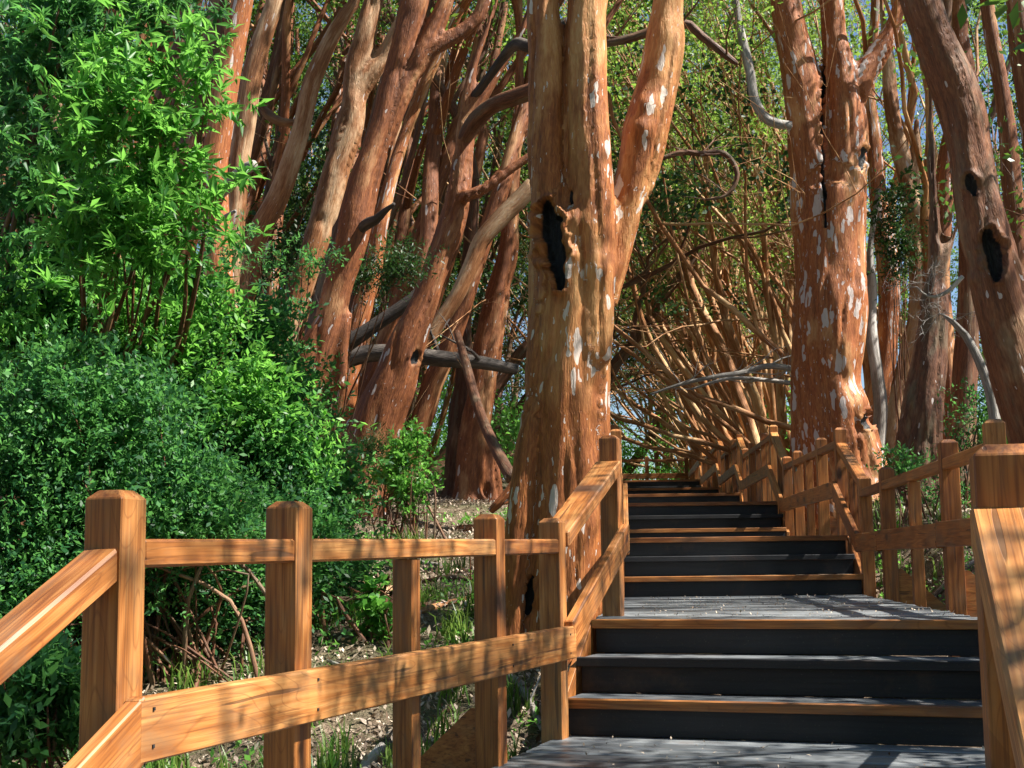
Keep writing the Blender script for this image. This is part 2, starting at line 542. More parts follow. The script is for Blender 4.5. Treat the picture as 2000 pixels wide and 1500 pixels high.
def deck(name_label, Ln, Rn, Lf, Rf, z, pw=0.14, over=0.0):
    """a landing: planks laid crosswise between near and far edge"""
    c = (Vector(Ln) + Vector(Rn)) / 2
    root = empty('landing', (c.x, c.y, z), name_label, 'boardwalk landing')
    Ln, Rn, Lf, Rf = map(Vector, (Ln, Rn, Lf, Rf))
    length = ((Lf + Rf) / 2 - (Ln + Rn) / 2).length
    n = max(2, int(length / pw))
    for i in range(n):
        t = (i + 0.5) / n
        a = Ln.lerp(Lf, t)
        b = Rn.lerp(Rf, t)
        w = length / n - 0.024
        dz = random.uniform(-0.003, 0.002)
        a2 = a + (a - b).normalized() * random.uniform(0.0, 0.02)
        b2 = b + (b - a).normalized() * random.uniform(0.0, 0.02)
        place_board('plank', v3(a2, z - 0.018 + dz), v3(b2, z - 0.018 + dz), w, 0.034, DECK, root, bev=0.006, warp=0.0012)
    for t in (0.03, 0.5, 0.97):
        a = Ln.lerp(Rn, t)
        b = Lf.lerp(Rf, t)
        d = (b - a).normalized() * 0.05
        place_board('joist', v3(a + d, z - 0.12), v3(b - d, z - 0.12), 0.05, 0.15, BLACK, root, bev=0)
    return root

def flight(label, L0, R0_, L1, R1, z0, n, nose='oko', rise=0.17):
    """n risers climbing from the near line L0-R0 (first riser) to the far line L1-R1 (last riser)"""
    L0, R0_, L1, R1 = map(Vector, (L0, R0_, L1, R1))
    c = (L0 + R0_) / 2
    root = empty('stair_flight', (c.x, c.y, z0), label, 'steps')
    for i in range(n):
        t = i / max(1, n - 1)
        a, b = L0.lerp(L1, t), R0_.lerp(R1, t)
        zt = z0 + rise * (i + 1)
        u = (b - a).normalized()
        f = Vector((-u.y, u.x))
        # riser
        place_board('riser', v3(a + f * 0.012, zt - rise / 2 - 0.022), v3(b + f * 0.012, zt - rise / 2 - 0.022), 0.022, rise - 0.046, BLACK, root, bev=0.002)
        # nosing board
        mat = WOOD_RED if nose[i] == 'o' else BLACK
        e = random.uniform(-0.01, 0.012)
        place_board('nosing', v3(a - f * 0.012 - u * 0.015, zt - 0.0215), v3(b - f * 0.012 + u * (0.01 + e), zt - 0.0215), 0.05, 0.045, mat, root, bev=0.004, warp=0.001)
        if i < n - 1:
            t2 = (i + 1) / (n - 1)
            a2, b2 = L0.lerp(L1, t2), R0_.lerp(R1, t2)
            dep = ((a2 + b2) / 2 - (a + b) / 2).length
            w = (dep - 0.02) / 2
            for k in range(2):
                off = 0.015 + w * (k + 0.5)
                place_board('tread', v3(a + f * off, zt - 0.02), v3(b + f * off, zt - 0.02), w - 0.006, 0.036, DECK, root, bev=0.003, warp=0.001)
    # stringers
    for s, (p, q) in ((0, (L0, L1)), (1, (R0_, R1))):
        u = (R0_ - L0).normalized() * (0.035 if s else -0.035)
        pp, qq = p + u, q + u
        place_board('stringer', v3(pp, z0 - 0.02), v3(qq, z0 + rise * n - 0.14), 0.035, 0.24, WOOD if s else WOOD_RED, root, bev=0.003, level_cut=True)
    return root

# plan stations, left and right edges
A = Vector((-0.946, 3.30)); D = Vector((0.18, 6.55)); E = Vector((0.546, 7.75))
R0 = Vector((0.945, 2.62)); R1 = Vector((2.23, 5.85)); R2 = Vector((2.48, 7.1))
u19 = Vector((0.326, 0.945)); lat19 = Vector((0.945, -0.326))
inn = lat19 * 0.06

# nosing lines of flight one
n1L, n1R = Vector((0.235, 6.66)), Vector((2.03, 6.04))
n3L, n3R = Vector((0.42, 7.27)), Vector((2.25, 6.64))
deck('near landing of blue grey planks below the first dark steps', A - u19 * 0.05 + inn, R0 - u19 * 0.0 - inn, n1L + u19 * 0.01, n1R + u19 * 0.01, 0.0, 0.20)
flight('nearest flight of three wide dark steps with red brown nosings', n1L, n1R, n3L, n3R, 0.0, 3, 'oko')
f2L, f2R = Vector((0.93, 11.83)), Vector((2.92, 11.75))
g2L, g2R = Vector((1.0, 12.58)), Vector((2.98, 12.5))
deck('middle landing of grey planks between the first and second flights of steps', n3L + u19 * 0.035, n3R + u19 * 0.035, f2L, f2R, 0.51, 0.19)
# little red-brown return of the nosing where the landing widens at the newel
flight('second flight of three steps rising from the long grey landing', f2L, f2R, g2L, g2R, 0.51, 3, 'oko')
f3L, f3R = Vector((1.27, 16.45)), Vector((3.20, 16.4))
g3L, g3R = Vector((1.33, 17.15)), Vector((3.26, 17.1))
deck('third landing out of sight above the second flight', g2L + Vector((0, .04)), g2R + Vector((0, .04)), f3L, f3R, 1.02, 0.14)
flight('third flight of three steps passing beside the forked red trunk', f3L, f3R, g3L, g3R, 1.02, 3, 'oko')
f4L, f4R = Vector((1.62, 21.55)), Vector((3.54, 21.5))
g4L, g4R = Vector((1.65, 21.9)), Vector((3.57, 21.85))
deck('fourth landing hidden above the third flight of steps', g3L + Vector((0, .04)), g3R + Vector((0, .04)), f4L, f4R, 1.53, 0.16)
flight('fourth short flight of two steps beyond the leaning pale newel', f4L, f4R, g4L, g4R, 1.53, 2, 'oo')
f5L, f5R = Vector((2.0, 26.2)), Vector((3.90, 26.15))
g5L, g5R = Vector((2.03, 26.55)), Vector((3.93, 26.5))
deck('fifth landing far up the boardwalk', g4L + Vector((0, .04)), g4R + Vector((0, .04)), f5L, f5R, 1.87, 0.2)
flight('fifth short flight of two steps far up the boardwalk', f5L, f5R, g5L, g5R, 1.87, 2, 'oo')
f6L, f6R = Vector((2.45, 31.85)), Vector((4.33, 31.8))
g6L, g6R = Vector((2.5, 32.55)), Vector((4.38, 32.5))
deck('sixth landing near the top of the boardwalk', g5L + Vector((0, .04)), g5R + Vector((0, .04)), f6L, f6R, 2.21, 0.2)
flight('topmost and farthest flight of three dark steps', f6L, f6R, g6L, g6R, 2.21, 3, 'oko')
deck('topmost landing where the boardwalk turns left', g6L + Vector((0, .04)), g6R + Vector((0, .04)), Vector((2.8, 38)), Vector((4.8, 38)), 2.72, 0.25)

# ------------------------------------------------------------------ railings
PW = 0.102
def post(parent, p, z0, z1, axis, w=PW, mat=WOOD, name='post', cap=(0.021, 0.02)):
    """axis: horizontal run direction of the railing"""
    o = place_board(name, v3(p, z0), v3(p, z1), w, w, mat, parent, side=Vector((axis[0], axis[1], 0)), bev=0.0025, cap=cap)
    return o

def brace(parent, p, out, axis, zdeck, mat=WOOD):
    """knee brace: a board running from the post foot down and outwards"""
    bm = bmesh.new()
    w = 0.035
    a = Vector((axis[0], axis[1], 0)).normalized()
    o_ = Vector((out[0], out[1], 0)).normalized()
    prof = [(0.0, 0.22), (0.0, -0.24), (0.36, -0.24), (0.36, -0.08), (0.03, 0.22)]
    ring = []
    for s in (-1, 1):
        ring.append([bm.verts.new(o_ * x + Vector((0, 0, z)) + a * (s * w / 2)) for x, z in prof])
    bm.faces.new(ring[0])
    bm.faces.new(ring[1][::-1])
    k = len(prof)
    for i in range(k):
        bm.faces.new((ring[0][i], ring[1][i], ring[1][(i + 1) % k], ring[0][(i + 1) % k]))
    bmesh.ops.recalc_face_normals(bm, faces=bm.faces)
    me = bpy.data.meshes.new('brace')
    bm.to_mesh(me)
    bm.free()
    b = link('brace', me, mat, parent)
    q = v3(p, zdeck) + o_ * (PW / 2 + 0.002) - Vector(parent.location)
    b.location = q
    return b

def nails(parent, pts, nrm):
    for p in pts:
        o = place_board('nail_head', p, Vector(p) + nrm * 0.003, 0.008, 0.008, BLACK, parent, side=Vector((0, 0, 1)), bev=0)

def level_rail(label, p, q, z, side, posts=(0.25, 0.75), balusters=(0.5,), start=True, end=True, hA=(0.885, 1.0), hB=(0.92, 1.015),
               dbase=0.55, mat=WOOD, brc=True, group=None, low=True):
    """p->q plan ends (newels); side=+1 if the walkway lies to the right of p->q, -1 if to the left"""
    p, q = Vector(p), Vector(q)
    u = (q - p).normalized()
    inw = Vector((u.y, -u.x)) * side
    c = p
    root = empty('railing', (c.x, c.y, z), label, 'railing', group)
    L = (q - p).length
    stations = ([0.0] if start else []) + list(posts) + ([1.0] if end else [])
    for t in stations:
        pt = p.lerp(q, t)
        topz = z + hA[1] * (1 - t) + hB[1] * t
        nm = 'newel_post' if t in (0.0, 1.0) else 'post'
        post(root, pt, z - dbase, topz, u, mat=random.choice((mat, mat, WOOD_RED)), name=nm)
        if brc and nm == 'post':
            brace(root, pt, -inw, u, z, WOOD_RED)
    for t in balusters:
        pt = p.lerp(q, t)
        topz = z + (hA[0] * (1 - t) + hB[0] * t) - 0.071
        post(root, pt + inw * 0.002, z - 0.30, topz, u, 0.075, mat, 'baluster', None)
    # top rail pieces between posts, flush with the walkway face
    allst = sorted(set([0.0] + list(posts) + [1.0]))
    hw = PW / 2 / L
    rw = 0.07
    for a, b in zip(allst, allst[1:]):
        a2, b2 = a + hw, b - hw
        pa, pb = p.lerp(q, a2), p.lerp(q, b2)
        za = z + hA[0] * (1 - a2) + hB[0] * a2 - 0.035
        zb = z + hA[0] * (1 - b2) + hB[0] * b2 - 0.035
        off = inw * (PW / 2 - rw / 2 - 0.002)
        g = u * 0.001
        place_board('top_rail', v3(pa + off + g, za), v3(pb + off - g, zb), rw, 0.068, mat, root, bev=0.007, warp=0.001)
    if low:
        # lower rail board nailed on the walkway face in two or three lengths
        cuts = [0.0, 1.0] if L < 3.5 else [0.0, 0.75, 1.0] if L < 4 else [0.0, 0.25, 0.75, 1.0]
        cuts = [0.0, 1.0] if len(allst) < 3 else cuts
        for a, b in zip(cuts, cuts[1:]):
            e0 = -PW / 2 / L if a == 0 and not start else (0.0 if a == 0 else 0)
            a2 = a + 0.0015
            b2 = b - 0.0015 + (0 if b < 1 else (PW / 2 / L if end else -PW / 2 / L))
            a2 = a2 - (PW / 2 / L * 0.6 if a == 0 else 0)
            off = inw * (PW / 2 + 0.024)
            place_board('lower_rail', v3(p.lerp(q, a2) + off, z + 0.428), v3(p.lerp(q, b2) + off, z + 0.436), 0.045, 0.148, mat, root, bev=0.005, warp=0.001)
        for t in allst:
            pt = p.lerp(q, min(0.985, max(0.008, t))) + inw * (PW / 2 + 0.0465)
            nails(root, [v3(pt, z + 0.475), v3(pt, z + 0.39)], v3(inw, 0))
    return root

def slope_rail(label, p, q, z0, z1, side, h=0.885, newels='', mat=WOOD, mid=(), w=0.095, low=True, group=None, htop=0.0, post_h=1.0, hdiff=(0, 0)):
    """railing along a flight: p low end, q high end. newels: which ends this railing owns ('p','q')"""
    p, q = Vector(p), Vector(q)
    u = (q - p).normalized()
    inw = Vector((u.y, -u.x)) * side
    L = (q - p).length
    root = empty('stair_railing', (p.x, p.y, z0), label, 'stair railing', group)
    if 'p' in newels:
        post(root, p, z0 - 0.4, z0 + post_h, u, mat=WOOD_RED, name='newel_post')
    if 'q' in newels:
        post(root, q, z0 - 0.4, z1 + post_h, u, mat=mat, name='newel_post')
    for t in mid:
        pt = p.lerp(q, t)
        zt = z0 + (z1 - z0) * t + h - 0.08
        post(root, pt, z0 - 0.2, zt, u, 0.075, mat, 'baluster', None)
    a = p + u * (PW / 2 + 0.001)
    b = q - u * (PW / 2 + 0.001)
    za = z0 + h + hdiff[0]
    zb = z1 + h + hdiff[1]
    slope = (zb - za) / L
    d = PW / 2
    place_board('top_rail', v3(a, za + slope * d - 0.04), v3(b, zb - slope * d - 0.04), w, 0.072, mat, root, bev=0.007, level_cut=True, warp=0.001)
    if low:
        off = inw * (PW / 2 + 0.024)
        place_board('lower_rail', v3(p + off + u * 0.002, z0 + 0.43), v3(q + off - u * 0.002, z1 + 0.43), 0.045, 0.14, mat, root, bev=0.005, level_cut=True, warp=0.001)
    return root

level_rail('long level railing at left foreground with sunlit boards and shrub behind', A, D, 0.0, 1, hA=(0.87, 0.985), hB=(0.915, 1.012))
slope_rail('sunlit handrail dropping out of the picture at lower left', A - u19 * 1.5, A, -0.78, 0.0, 1, h=0.875, newels='p')
slope_rail('handrail climbing the first flight in front of the thick trunk', D, E, 0.03, 0.51, 1, h=0.875, newels='q', mat=WOOD, hdiff=(0.03, 0), w=0.14)
R0b = R0 + Vector((-0.25, -1.0)) * 1.6
slope_rail('broad pale handrail with big newel at right picture edge', R0b, R0, -0.86, 0.0, -1, h=0.925, newels='', post_h=1.0, w=0.17, low=False)
_r = [o for o in COL.objects if o.get('label', '').startswith('broad pale handrail')][0]
post(_r, R0 + Vector((-0.012, 0.0)), -0.4, 1.012, (0.25, 1.0), w=0.122, name='newel_post')
level_rail('short level railing behind the big newel at right edge', R0, R1, 0.0, -1, start=False, posts=(0.33, 0.66), balusters=(), hA=(0.86, 0.9), hB=(0.86, 0.9), low=False)
slope_rail('right handrail of the first flight behind the big newel', R1, R2, 0.0, 0.51, -1, newels='q', h=0.82)
F2a, F2b = Vector((2.98, 11.75)), Vector((3.04, 12.80))
level_rail('level railing along the right of the middle landing with three uprights', R2, F2a, 0.51, -1, start=False, end=True, hA=(0.885, 1.0), hB=(0.885, 0.99), mat=WOOD_RED)
level_rail('level railing along the left of the middle landing behind its newel', E, (0.93 - 0.06, 11.7), 0.51, 1, start=False, end=True, hA=(0.885, 1.0), hB=(0.885, 1.0))
slope_rail('broad handrail of the second flight below the forked red trunk', F2a, F2b, 0.51, 1.02, -1, newels='q', mat=WOOD, mid=(0.5,), h=0.96, hdiff=(0.0, -0.08))
slope_rail('left handrail of the second flight of steps', (0.87, 11.7), (0.95, 12.7), 0.51, 1.02, 1, newels='q')
F3a, F3b = Vector((3.27, 16.5)), Vector((3.35, 17.7))
rr = level_rail('level railing on the right of the third landing with small dark plate', F2b, F3a, 1.02, -1, start=False, posts=(0.3, 0.76), balusters=(0.53,), mat=WOOD_RED)
pl = place_board('plate', (3.175, 15.62 - 0.055, 1.02 + 0.80), (3.235, 15.62 - 0.055, 1.02 + 0.80), 0.006, 0.05, TAG, rr, bev=0.002)
pl['label'] = 'small dark rectangular plate on the post'
level_rail('left railing of the third landing mostly hidden from below', (0.95, 12.7), (1.2, 16.4), 1.02, 1, start=False)
slope_rail('handrail of the third flight leading to an orange topped newel', F3a, F3b, 1.02, 1.53, -1, newels='q', mid=(0.5,), h=0.93)
slope_rail('left handrail of the third flight of steps', (1.2, 16.4), (1.28, 17.4), 1.02, 1.53, 1, newels='q')
F4a, F4b = Vector((3.62, 21.5)), Vector((3.70, 22.5))
level_rail('level railing on the right of the fourth landing', F3b, F4a, 1.53, -1, start=False, posts=(0.29, 0.72), balusters=(0.15, 0.5, 0.86))
slope_rail('steep pale handrail of the fourth flight with sunlit newel', F4a, F4b, 1.53, 1.87, -1, newels='q', mid=(0.5,), h=0.95)
F5a, F5b = Vector((3.98, 26.1)), Vector((4.05, 27.0))
level_rail('fifth railing in the row climbing the right side', F4b, F5a, 1.87, -1, start=False, posts=(0.3, 0.72), balusters=(0.5,))
slope_rail('handrail of the fifth flight between two small newels', F5a, F5b, 1.87, 2.21, -1, newels='q', h=0.95)
F6a, F6b = Vector((4.41, 31.8)), Vector((4.49, 32.7))
level_rail('sixth railing in the row climbing the right side', F5b, F6a, 2.21, -1, start=False, posts=(0.33, 0.66), balusters=(0.5,))
slope_rail('farthest handrail at the topmost steps', F6a, F6b, 2.21, 2.72, -1, newels='q', h=0.95)
level_rail('railing beyond the topmost steps on the right', F6b, (4.9, 38), 2.72, -1, start=False, posts=(0.5,), balusters=(0.25, 0.75))
level_rail('far crosswise railing closing the top of the boardwalk', (2.6, 38.1), (4.78, 38.1), 2.72, 1, posts=(0.5,), balusters=(), hA=(0.9, 0.98), hB=(0.9, 0.98))

# ------------------------------------------------------------------ tubes and trunks
def catmull(P, n_per):
    P = np.asarray(P, float)
    Q = np.vstack([2 * P[0] - P[1], P, 2 * P[-1] - P[-2]])
    out = []
    for i in range(1, len(Q) - 2):
        k = n_per[i - 1] if hasattr(n_per, '__len__') else n_per
        t = np.linspace(0, 1, k, endpoint=False)[:, None]
        p0, p1, p2, p3 = Q[i - 1], Q[i], Q[i + 1], Q[i + 2]
        out.append(0.5 * ((2 * p1) + (-p0 + p2) * t + (2 * p0 - 5 * p1 + 4 * p2 - p3) * t ** 2 + (-p0 + 3 * p1 - 3 * p2 + p3) * t ** 3))
    out.append(P[-1][None])
    return np.vstack(out)

class Tubes:
    def __init__(self):
        self.V, self.F, self.B, self.A, self.n = [], [], [], [], 0
        self.L0 = random.uniform(0, 50)

    def add(self, P, R, seg=10, step=0.15, amp=0.06, seed=0, rough=True, close=True):
        """P points (k,3), R radii"""
        P = np.asarray([tuple(p) for p in P], float)
        R = np.asarray(R, float)
        d = np.linalg.norm(np.diff(P, axis=0), axis=1)
        n_per = [max(1, int(round(x / step))) for x in d]
        C = catmull(np.hstack([P, R[:, None]]), n_per)
        R = np.maximum(C[:, 3], 0.0015)
        C = C[:, :3]
        T = np.gradient(C, axis=0)
        T /= np.linalg.norm(T, axis=1)[:, None] + 1e-9
        ref = np.array([1.0, 0, 0]) if abs(T[0][0]) < 0.8 else np.array([0, 1.0, 0])
        Nn = np.zeros_like(T)
        v = ref - T[0] * ref.dot(T[0])
        Nn[0] = v / np.linalg.norm(v)
        for i in range(1, len(C)):
            v = Nn[i - 1] - T[i] * Nn[i - 1].dot(T[i])
            Nn[i] = v / (np.linalg.norm(v) + 1e-9)
        Bn = np.cross(T, Nn)
        s = np.concatenate([[0], np.cumsum(np.linalg.norm(np.diff(C, axis=0), axis=1))]) + self.L0
        self.L0 += 3.7
        th = np.linspace(0, 2 * np.pi, seg, endpoint=False)
        ct, st = np.cos(th), np.sin(th)
        k = len(C)
        rr_ = np.repeat(R[:, None], seg, 1)
        if rough:
            q = np.stack([np.tile(ct * 1.3, k), np.tile(st * 1.3, k), np.repeat(s * 0.9, seg)], 1)
            q2 = np.stack([np.tile(ct * 2.6, k), np.tile(st * 2.6, k), np.repeat(s * 2.6, seg)], 1)
            nn = (vnoise(q, seed) + 0.5 * vnoise(q2, seed + 9)).reshape(k, seg)
            rr_ = rr_ * (1 + amp * 2.0 * nn)
        off = Nn[:, None, :] * (ct[None, :, None]) + Bn[:, None, :] * (st[None, :, None])
        V = C[:, None, :] + off * rr_[:, :, None]
        Rm = float(R.max())
        bark = np.stack([np.tile(ct * Rm, k), np.tile(st * Rm, k), np.repeat(s, seg)], 1)
        i = np.arange(k - 1)[:, None] * seg
        j = np.arange(seg)[None, :]
        j2 = (j + 1) % seg
        F = np.stack([i + j, i + j2, i + seg + j2, i + seg + j], 2).reshape(-1, 4) + self.n
        self.V.append(V.reshape(-1, 3))
        self.B.append(bark)
        self.F.append(F)
        self.n += k * seg
        self.A.append(np.hstack([C, R[:, None], s[:, None]]))
        if close:
            for row, sgn in ((0, -1), (k - 1, 1)):
                cpt = C[row] + T[row] * sgn * R[row] * 0.35
                self.V.append(cpt[None])
                self.B.append(np.array([[0, 0, s[row]]]))
                b0 = self.n - k * seg if row == 0 else self.n - 1 - seg if False else None
                idx = self.n
                base = (idx - k * seg) if row == 0 else (idx - 1 - seg)
                jj = np.arange(seg)
                j3 = (jj + 1) % seg
                if sgn < 0:
                    Fc = np.stack([base + j3, base + jj, np.full(seg, idx), np.full(seg, idx)], 1)
                else:
                    Fc = np.stack([base + jj, base + j3, np.full(seg, idx), np.full(seg, idx)], 1)
                self.tri = getattr(self, 'tri', [])
                self.tri.append(Fc[:, :3])
                self.n += 1
        return self

    def mesh(self, name, root=None, smooth=True):
        V = np.vstack(self.V)
        if root is not None:
            V = V - np.array(root)[None]
        B = np.vstack(self.B)
        F = np.vstack(self.F)
        me = bpy.data.meshes.new(name)
        tri = np.vstack(self.tri) if getattr(self, 'tri', None) else np.zeros((0, 3), int)
        me.vertices.add(len(V))
        me.vertices.foreach_set('co', V.astype(np.float32).ravel())
        nl = F.size + tri.size
        me.loops.add(nl)
        me.loops.foreach_set('vertex_index', np.concatenate([F.ravel(), tri.ravel()]).astype(np.int32))
        me.polygons.add(len(F) + len(tri))
        ls = np.concatenate([np.arange(len(F)) * 4, F.size + np.arange(len(tri)) * 3]).astype(np.int32)
        lt = np.concatenate([np.full(len(F), 4), np.full(len(tri), 3)]).astype(np.int32)
        me.polygons.foreach_set('loop_start', ls)
        me.polygons.foreach_set('loop_total', lt)
        me.polygons.foreach_set('use_smooth', np.ones(len(ls), dtype=bool))
        at = me.attributes.new('bark', 'FLOAT_VECTOR', 'POINT')
        at.data.foreach_set('vector', B.astype(np.float32).ravel())
        me.update(calc_edges=True)
        me.validate()
        return me

def fused_trunk(tubes, name, root, voxel=0.022, amp=0.018, fine=0.005, smooth=6, chars=(), lumps=(), seed=1, flute=5.0):
    """weld overlapping tubes into one skin, then furrow it. chars: (x0,y0,x1,y1,halfwidth px, depth m)"""
    me0 = tubes.mesh('tmp')
    ob = bpy.data.objects.new('tmp', me0)
    COL.objects.link(ob)
    md = ob.modifiers.new('r', 'REMESH')
    md.mode = 'VOXEL'
    md.voxel_size = voxel
    sm = ob.modifiers.new('s', 'SMOOTH')
    sm.iterations = smooth
    sm.factor = 0.6
    dg = bpy.context.evaluated_depsgraph_get()
    ev = ob.evaluated_get(dg)
    me = bpy.data.meshes.new_from_object(ev)
    bpy.data.objects.remove(ob)
    n = len(me.vertices)
    V = np.empty(n * 3, np.float32)
    me.vertices.foreach_get('co', V)
    V = V.reshape(-1, 3).astype(float)
    Nn = np.empty(n * 3, np.float32)
    me.vertices.foreach_get('normal', Nn)
    Nn = Nn.reshape(-1, 3).astype(float)
    AX = np.vstack(tubes.A)
    # nearest axis sample (relative to its radius)
    best = np.full(n, 1e9)
    bi = np.zeros(n, int)
    for k in range(0, len(AX)):
        d = np.linalg.norm(V - AX[k, :3], axis=1) / AX[k, 3]
        m = d < best
        best[m] = d[m]
        bi[m] = k
    zc = V[:, 2]
    sh = AX[bi]
    W8 = AX[:, 3]
    cx_ = np.polyfit(AX[:, 2], AX[:, 0], 2, w=W8)
    cy_ = np.polyfit(AX[:, 2], AX[:, 1], 1, w=W8)
    bark = np.stack([V[:, 0] - np.polyval(cx_, zc), V[:, 1] - np.polyval(cy_, zc), V[:, 2] * 1.02], 1)
    # follow the nearest stem's own lean where it departs from the mean axis
    dxl = AX[bi, 0] - np.polyval(cx_, AX[bi, 2])
    bark[:, 0] -= dxl * 0.75
    disp = amp * (fbm(bark * np.array([flute, flute, 0.9]), seed, 3)) + fine * fbm(bark * np.array([26, 26, 4.0]), seed + 5, 3)
    ridge = np.abs(vnoise(bark * np.array([flute * 1.8, flute * 1.8, 0.8]), seed + 21))
    disp = disp - amp * 0.9 * np.clip(0.18 - ridge, 0, 1) / 0.18
    cham = np.zeros(n)
    px, py = proj_np(V)
    facing = (Nn[:, 1] * 0.98 + Nn[:, 0] * 0.1) < 0.15
    for (x0, y0, x1, y1, hw, dep) in chars:
        d = np.array([x1 - x0, y1 - y0], float)
        L = np.linalg.norm(d)
        q = np.stack([px - x0, py - y0], 1)
        t = np.clip((q @ d) / L ** 2, 0, 1)
        wv = hw * (0.35 + 0.65 * np.sin(np.pi * np.clip(t * 0.85 + 0.12, 0, 1))) * (1 + 0.45 * vnoise(bark * 13, 77) + 0.25 * vnoise(bark * 34, 78))
        dist = np.linalg.norm(q - t[:, None] * d[None], axis=1) / np.maximum(wv, 1)
        c = np.clip((1.25 - dist) / 0.5, 0, 1) * facing
        rim = np.exp(-((dist - 1.5) / 0.3) ** 2) * facing
        cham = np.maximum(cham, c)
        disp = disp - dep * c + dep * 0.36 * rim
    for (x, y, r, h) in lumps:
        d = np.hypot(px - x, py - y) / r
        disp = disp + h * np.exp(-d * d) * facing
    V = V + Nn * disp[:, None] - np.array(root)[None]
    me.vertices.foreach_set('co', V.astype(np.float32).ravel())
    at = me.attributes.new('bark', 'FLOAT_VECTOR', 'POINT')
    at.data.foreach_set('vector', bark.astype(np.float32).ravel())
    at = me.attributes.new('char', 'FLOAT', 'POINT')
    at.data.foreach_set('value', cham.astype(np.float32))
    me.polygons.foreach_set('use_smooth', np.ones(len(me.polygons), dtype=bool))
    me.name = name
    me.materials.clear()
    me.update()
    return me

# ------------------------------------------------------------------ leaves
def leaves(C, size, aspect=0.4, droop=0.3, rng=RN, fold=0.25, up=0.5, lance=False, szvar=0.5, direction=None, rnd=None):
    """C leaf positions -> V,F,rnd. Each leaf is a folded blade of 2 quads (or 2 triangles as one kite)."""
    n = len(C)
    if direction is None:
        dr = rng.normal(size=(n, 3))
        dr[:, 2] -= droop
    else:
        dr = direction
    dr /= np.linalg.norm(dr, axis=1)[:, None] + 1e-9
    nr = rng.normal(size=(n, 3)) * (1 - up)
    nr[:, 2] += up * 1.6
    nr -= dr * np.sum(nr * dr, axis=1)[:, None]
    nr /= np.linalg.norm(nr, axis=1)[:, None] + 1e-9
    sd = np.cross(dr, nr)
    L = size * (1 + szvar * rng.uniform(-1, 1, n))[:, None]
    W = L * aspect * 0.5
    b = C
    if lance:
        m = C + dr * L * 0.45
        tp = C + dr * L - nr * L * 0.12
        l_ = m + sd * W + nr * W * fold * 2
        r_ = m - sd * W + nr * W * fold * 2
        V = np.stack([b, l_, m, tp, r_], 1).reshape(-1, 3)
        i = np.arange(n)[:, None] * 5
        F = np.concatenate([i + np.array([[0, 2, 3, 1]]), i + np.array([[0, 4, 3, 2]])], 0)
        k = 5
    else:
        m = C + dr * L * 0.5
        tp = C + dr * L
        l_ = m + sd * W + nr * W * fold
        r_ = m - sd * W + nr * W * fold
        V = np.stack([b, r_, tp, l_], 1).reshape(-1, 3)
        i = np.arange(n)[:, None] * 4
        F = i + np.array([[0, 1, 2, 3]])
        k = 4
    if rnd is None:
        rnd = rng.uniform(0, 1, n)
    return V, F, np.repeat(rnd, k)

def leaf_obj(name, V, F, rnd, mat, parent):
    V = V - np.array(parent.location)[None] if parent else V
    me = mesh_np(name, V, F, False, {'rnd': rnd})
    return link(name, me, mat, parent)

def clump_points(centres, rad, per, rng=RN, flat=0.6):
    centres = np.asarray(centres)
    rad = np.broadcast_to(np.asarray(rad, float), (len(centres),))
    idx = np.repeat(np.arange(len(centres)), per)
    d = rng.normal(size=(len(idx), 3))
    d /= np.linalg.norm(d, axis=1)[:, None]
    r = rng.uniform(0, 1, len(idx)) ** 0.5
    p = centres[idx] + d * (r * rad[idx])[:, None] * np.array([1, 1, flat])
    tone = rng.uniform(0, 1, len(centres))[idx]
    rn = np.clip(0.55 * tone + 0.45 * rng.uniform(0, 1, len(idx)), 0, 1)
    return p, rn

def sprays(cs, clump, per, rng, core):
    """leaf positions set along twigs that fan out of every clump, away from the core of the plant"""
    tw = max(2, per // 11)
    idx = np.repeat(np.arange(len(cs)), tw)
    out = cs[idx] - core[None]
    out /= np.linalg.norm(out, axis=1)[:, None] + 1e-6
    ctone = rng.uniform(0, 1, len(cs))
    d = out * 0.5 + rng.normal(size=(len(idx), 3)) * 0.55 + np.array([0.12, 0, 0.35])
    d /= np.linalg.norm(d, axis=1)[:, None]
    L = clump * rng.uniform(0.5, 1.5, len(idx)) ** 1.7 * 1.5
    base = cs[idx] + rng.normal(size=(len(idx), 3)) * clump * 0.35
    k = max(1, per // tw)
    j = np.repeat(np.arange(len(idx)), k)
    t = rng.uniform(0.05, 1, len(j))
    bend = np.array([0, 0, -0.35])[None] * (t ** 2 * L[j])[:, None]
    P = base[j] + d[j] * (t * L[j])[:, None] + bend + rng.normal(size=(len(j), 3)) * 0.012
    dr = d[j] * 0.7 + rng.normal(size=(len(j), 3)) * 0.6 + np.array([0, 0, -0.15])
    tone = np.clip((ctone[idx][j] ** 1.4) * 0.65 + t * 0.2 + rng.uniform(-0.05, 0.25, len(j)), 0, 1)
    return P, dr, tone

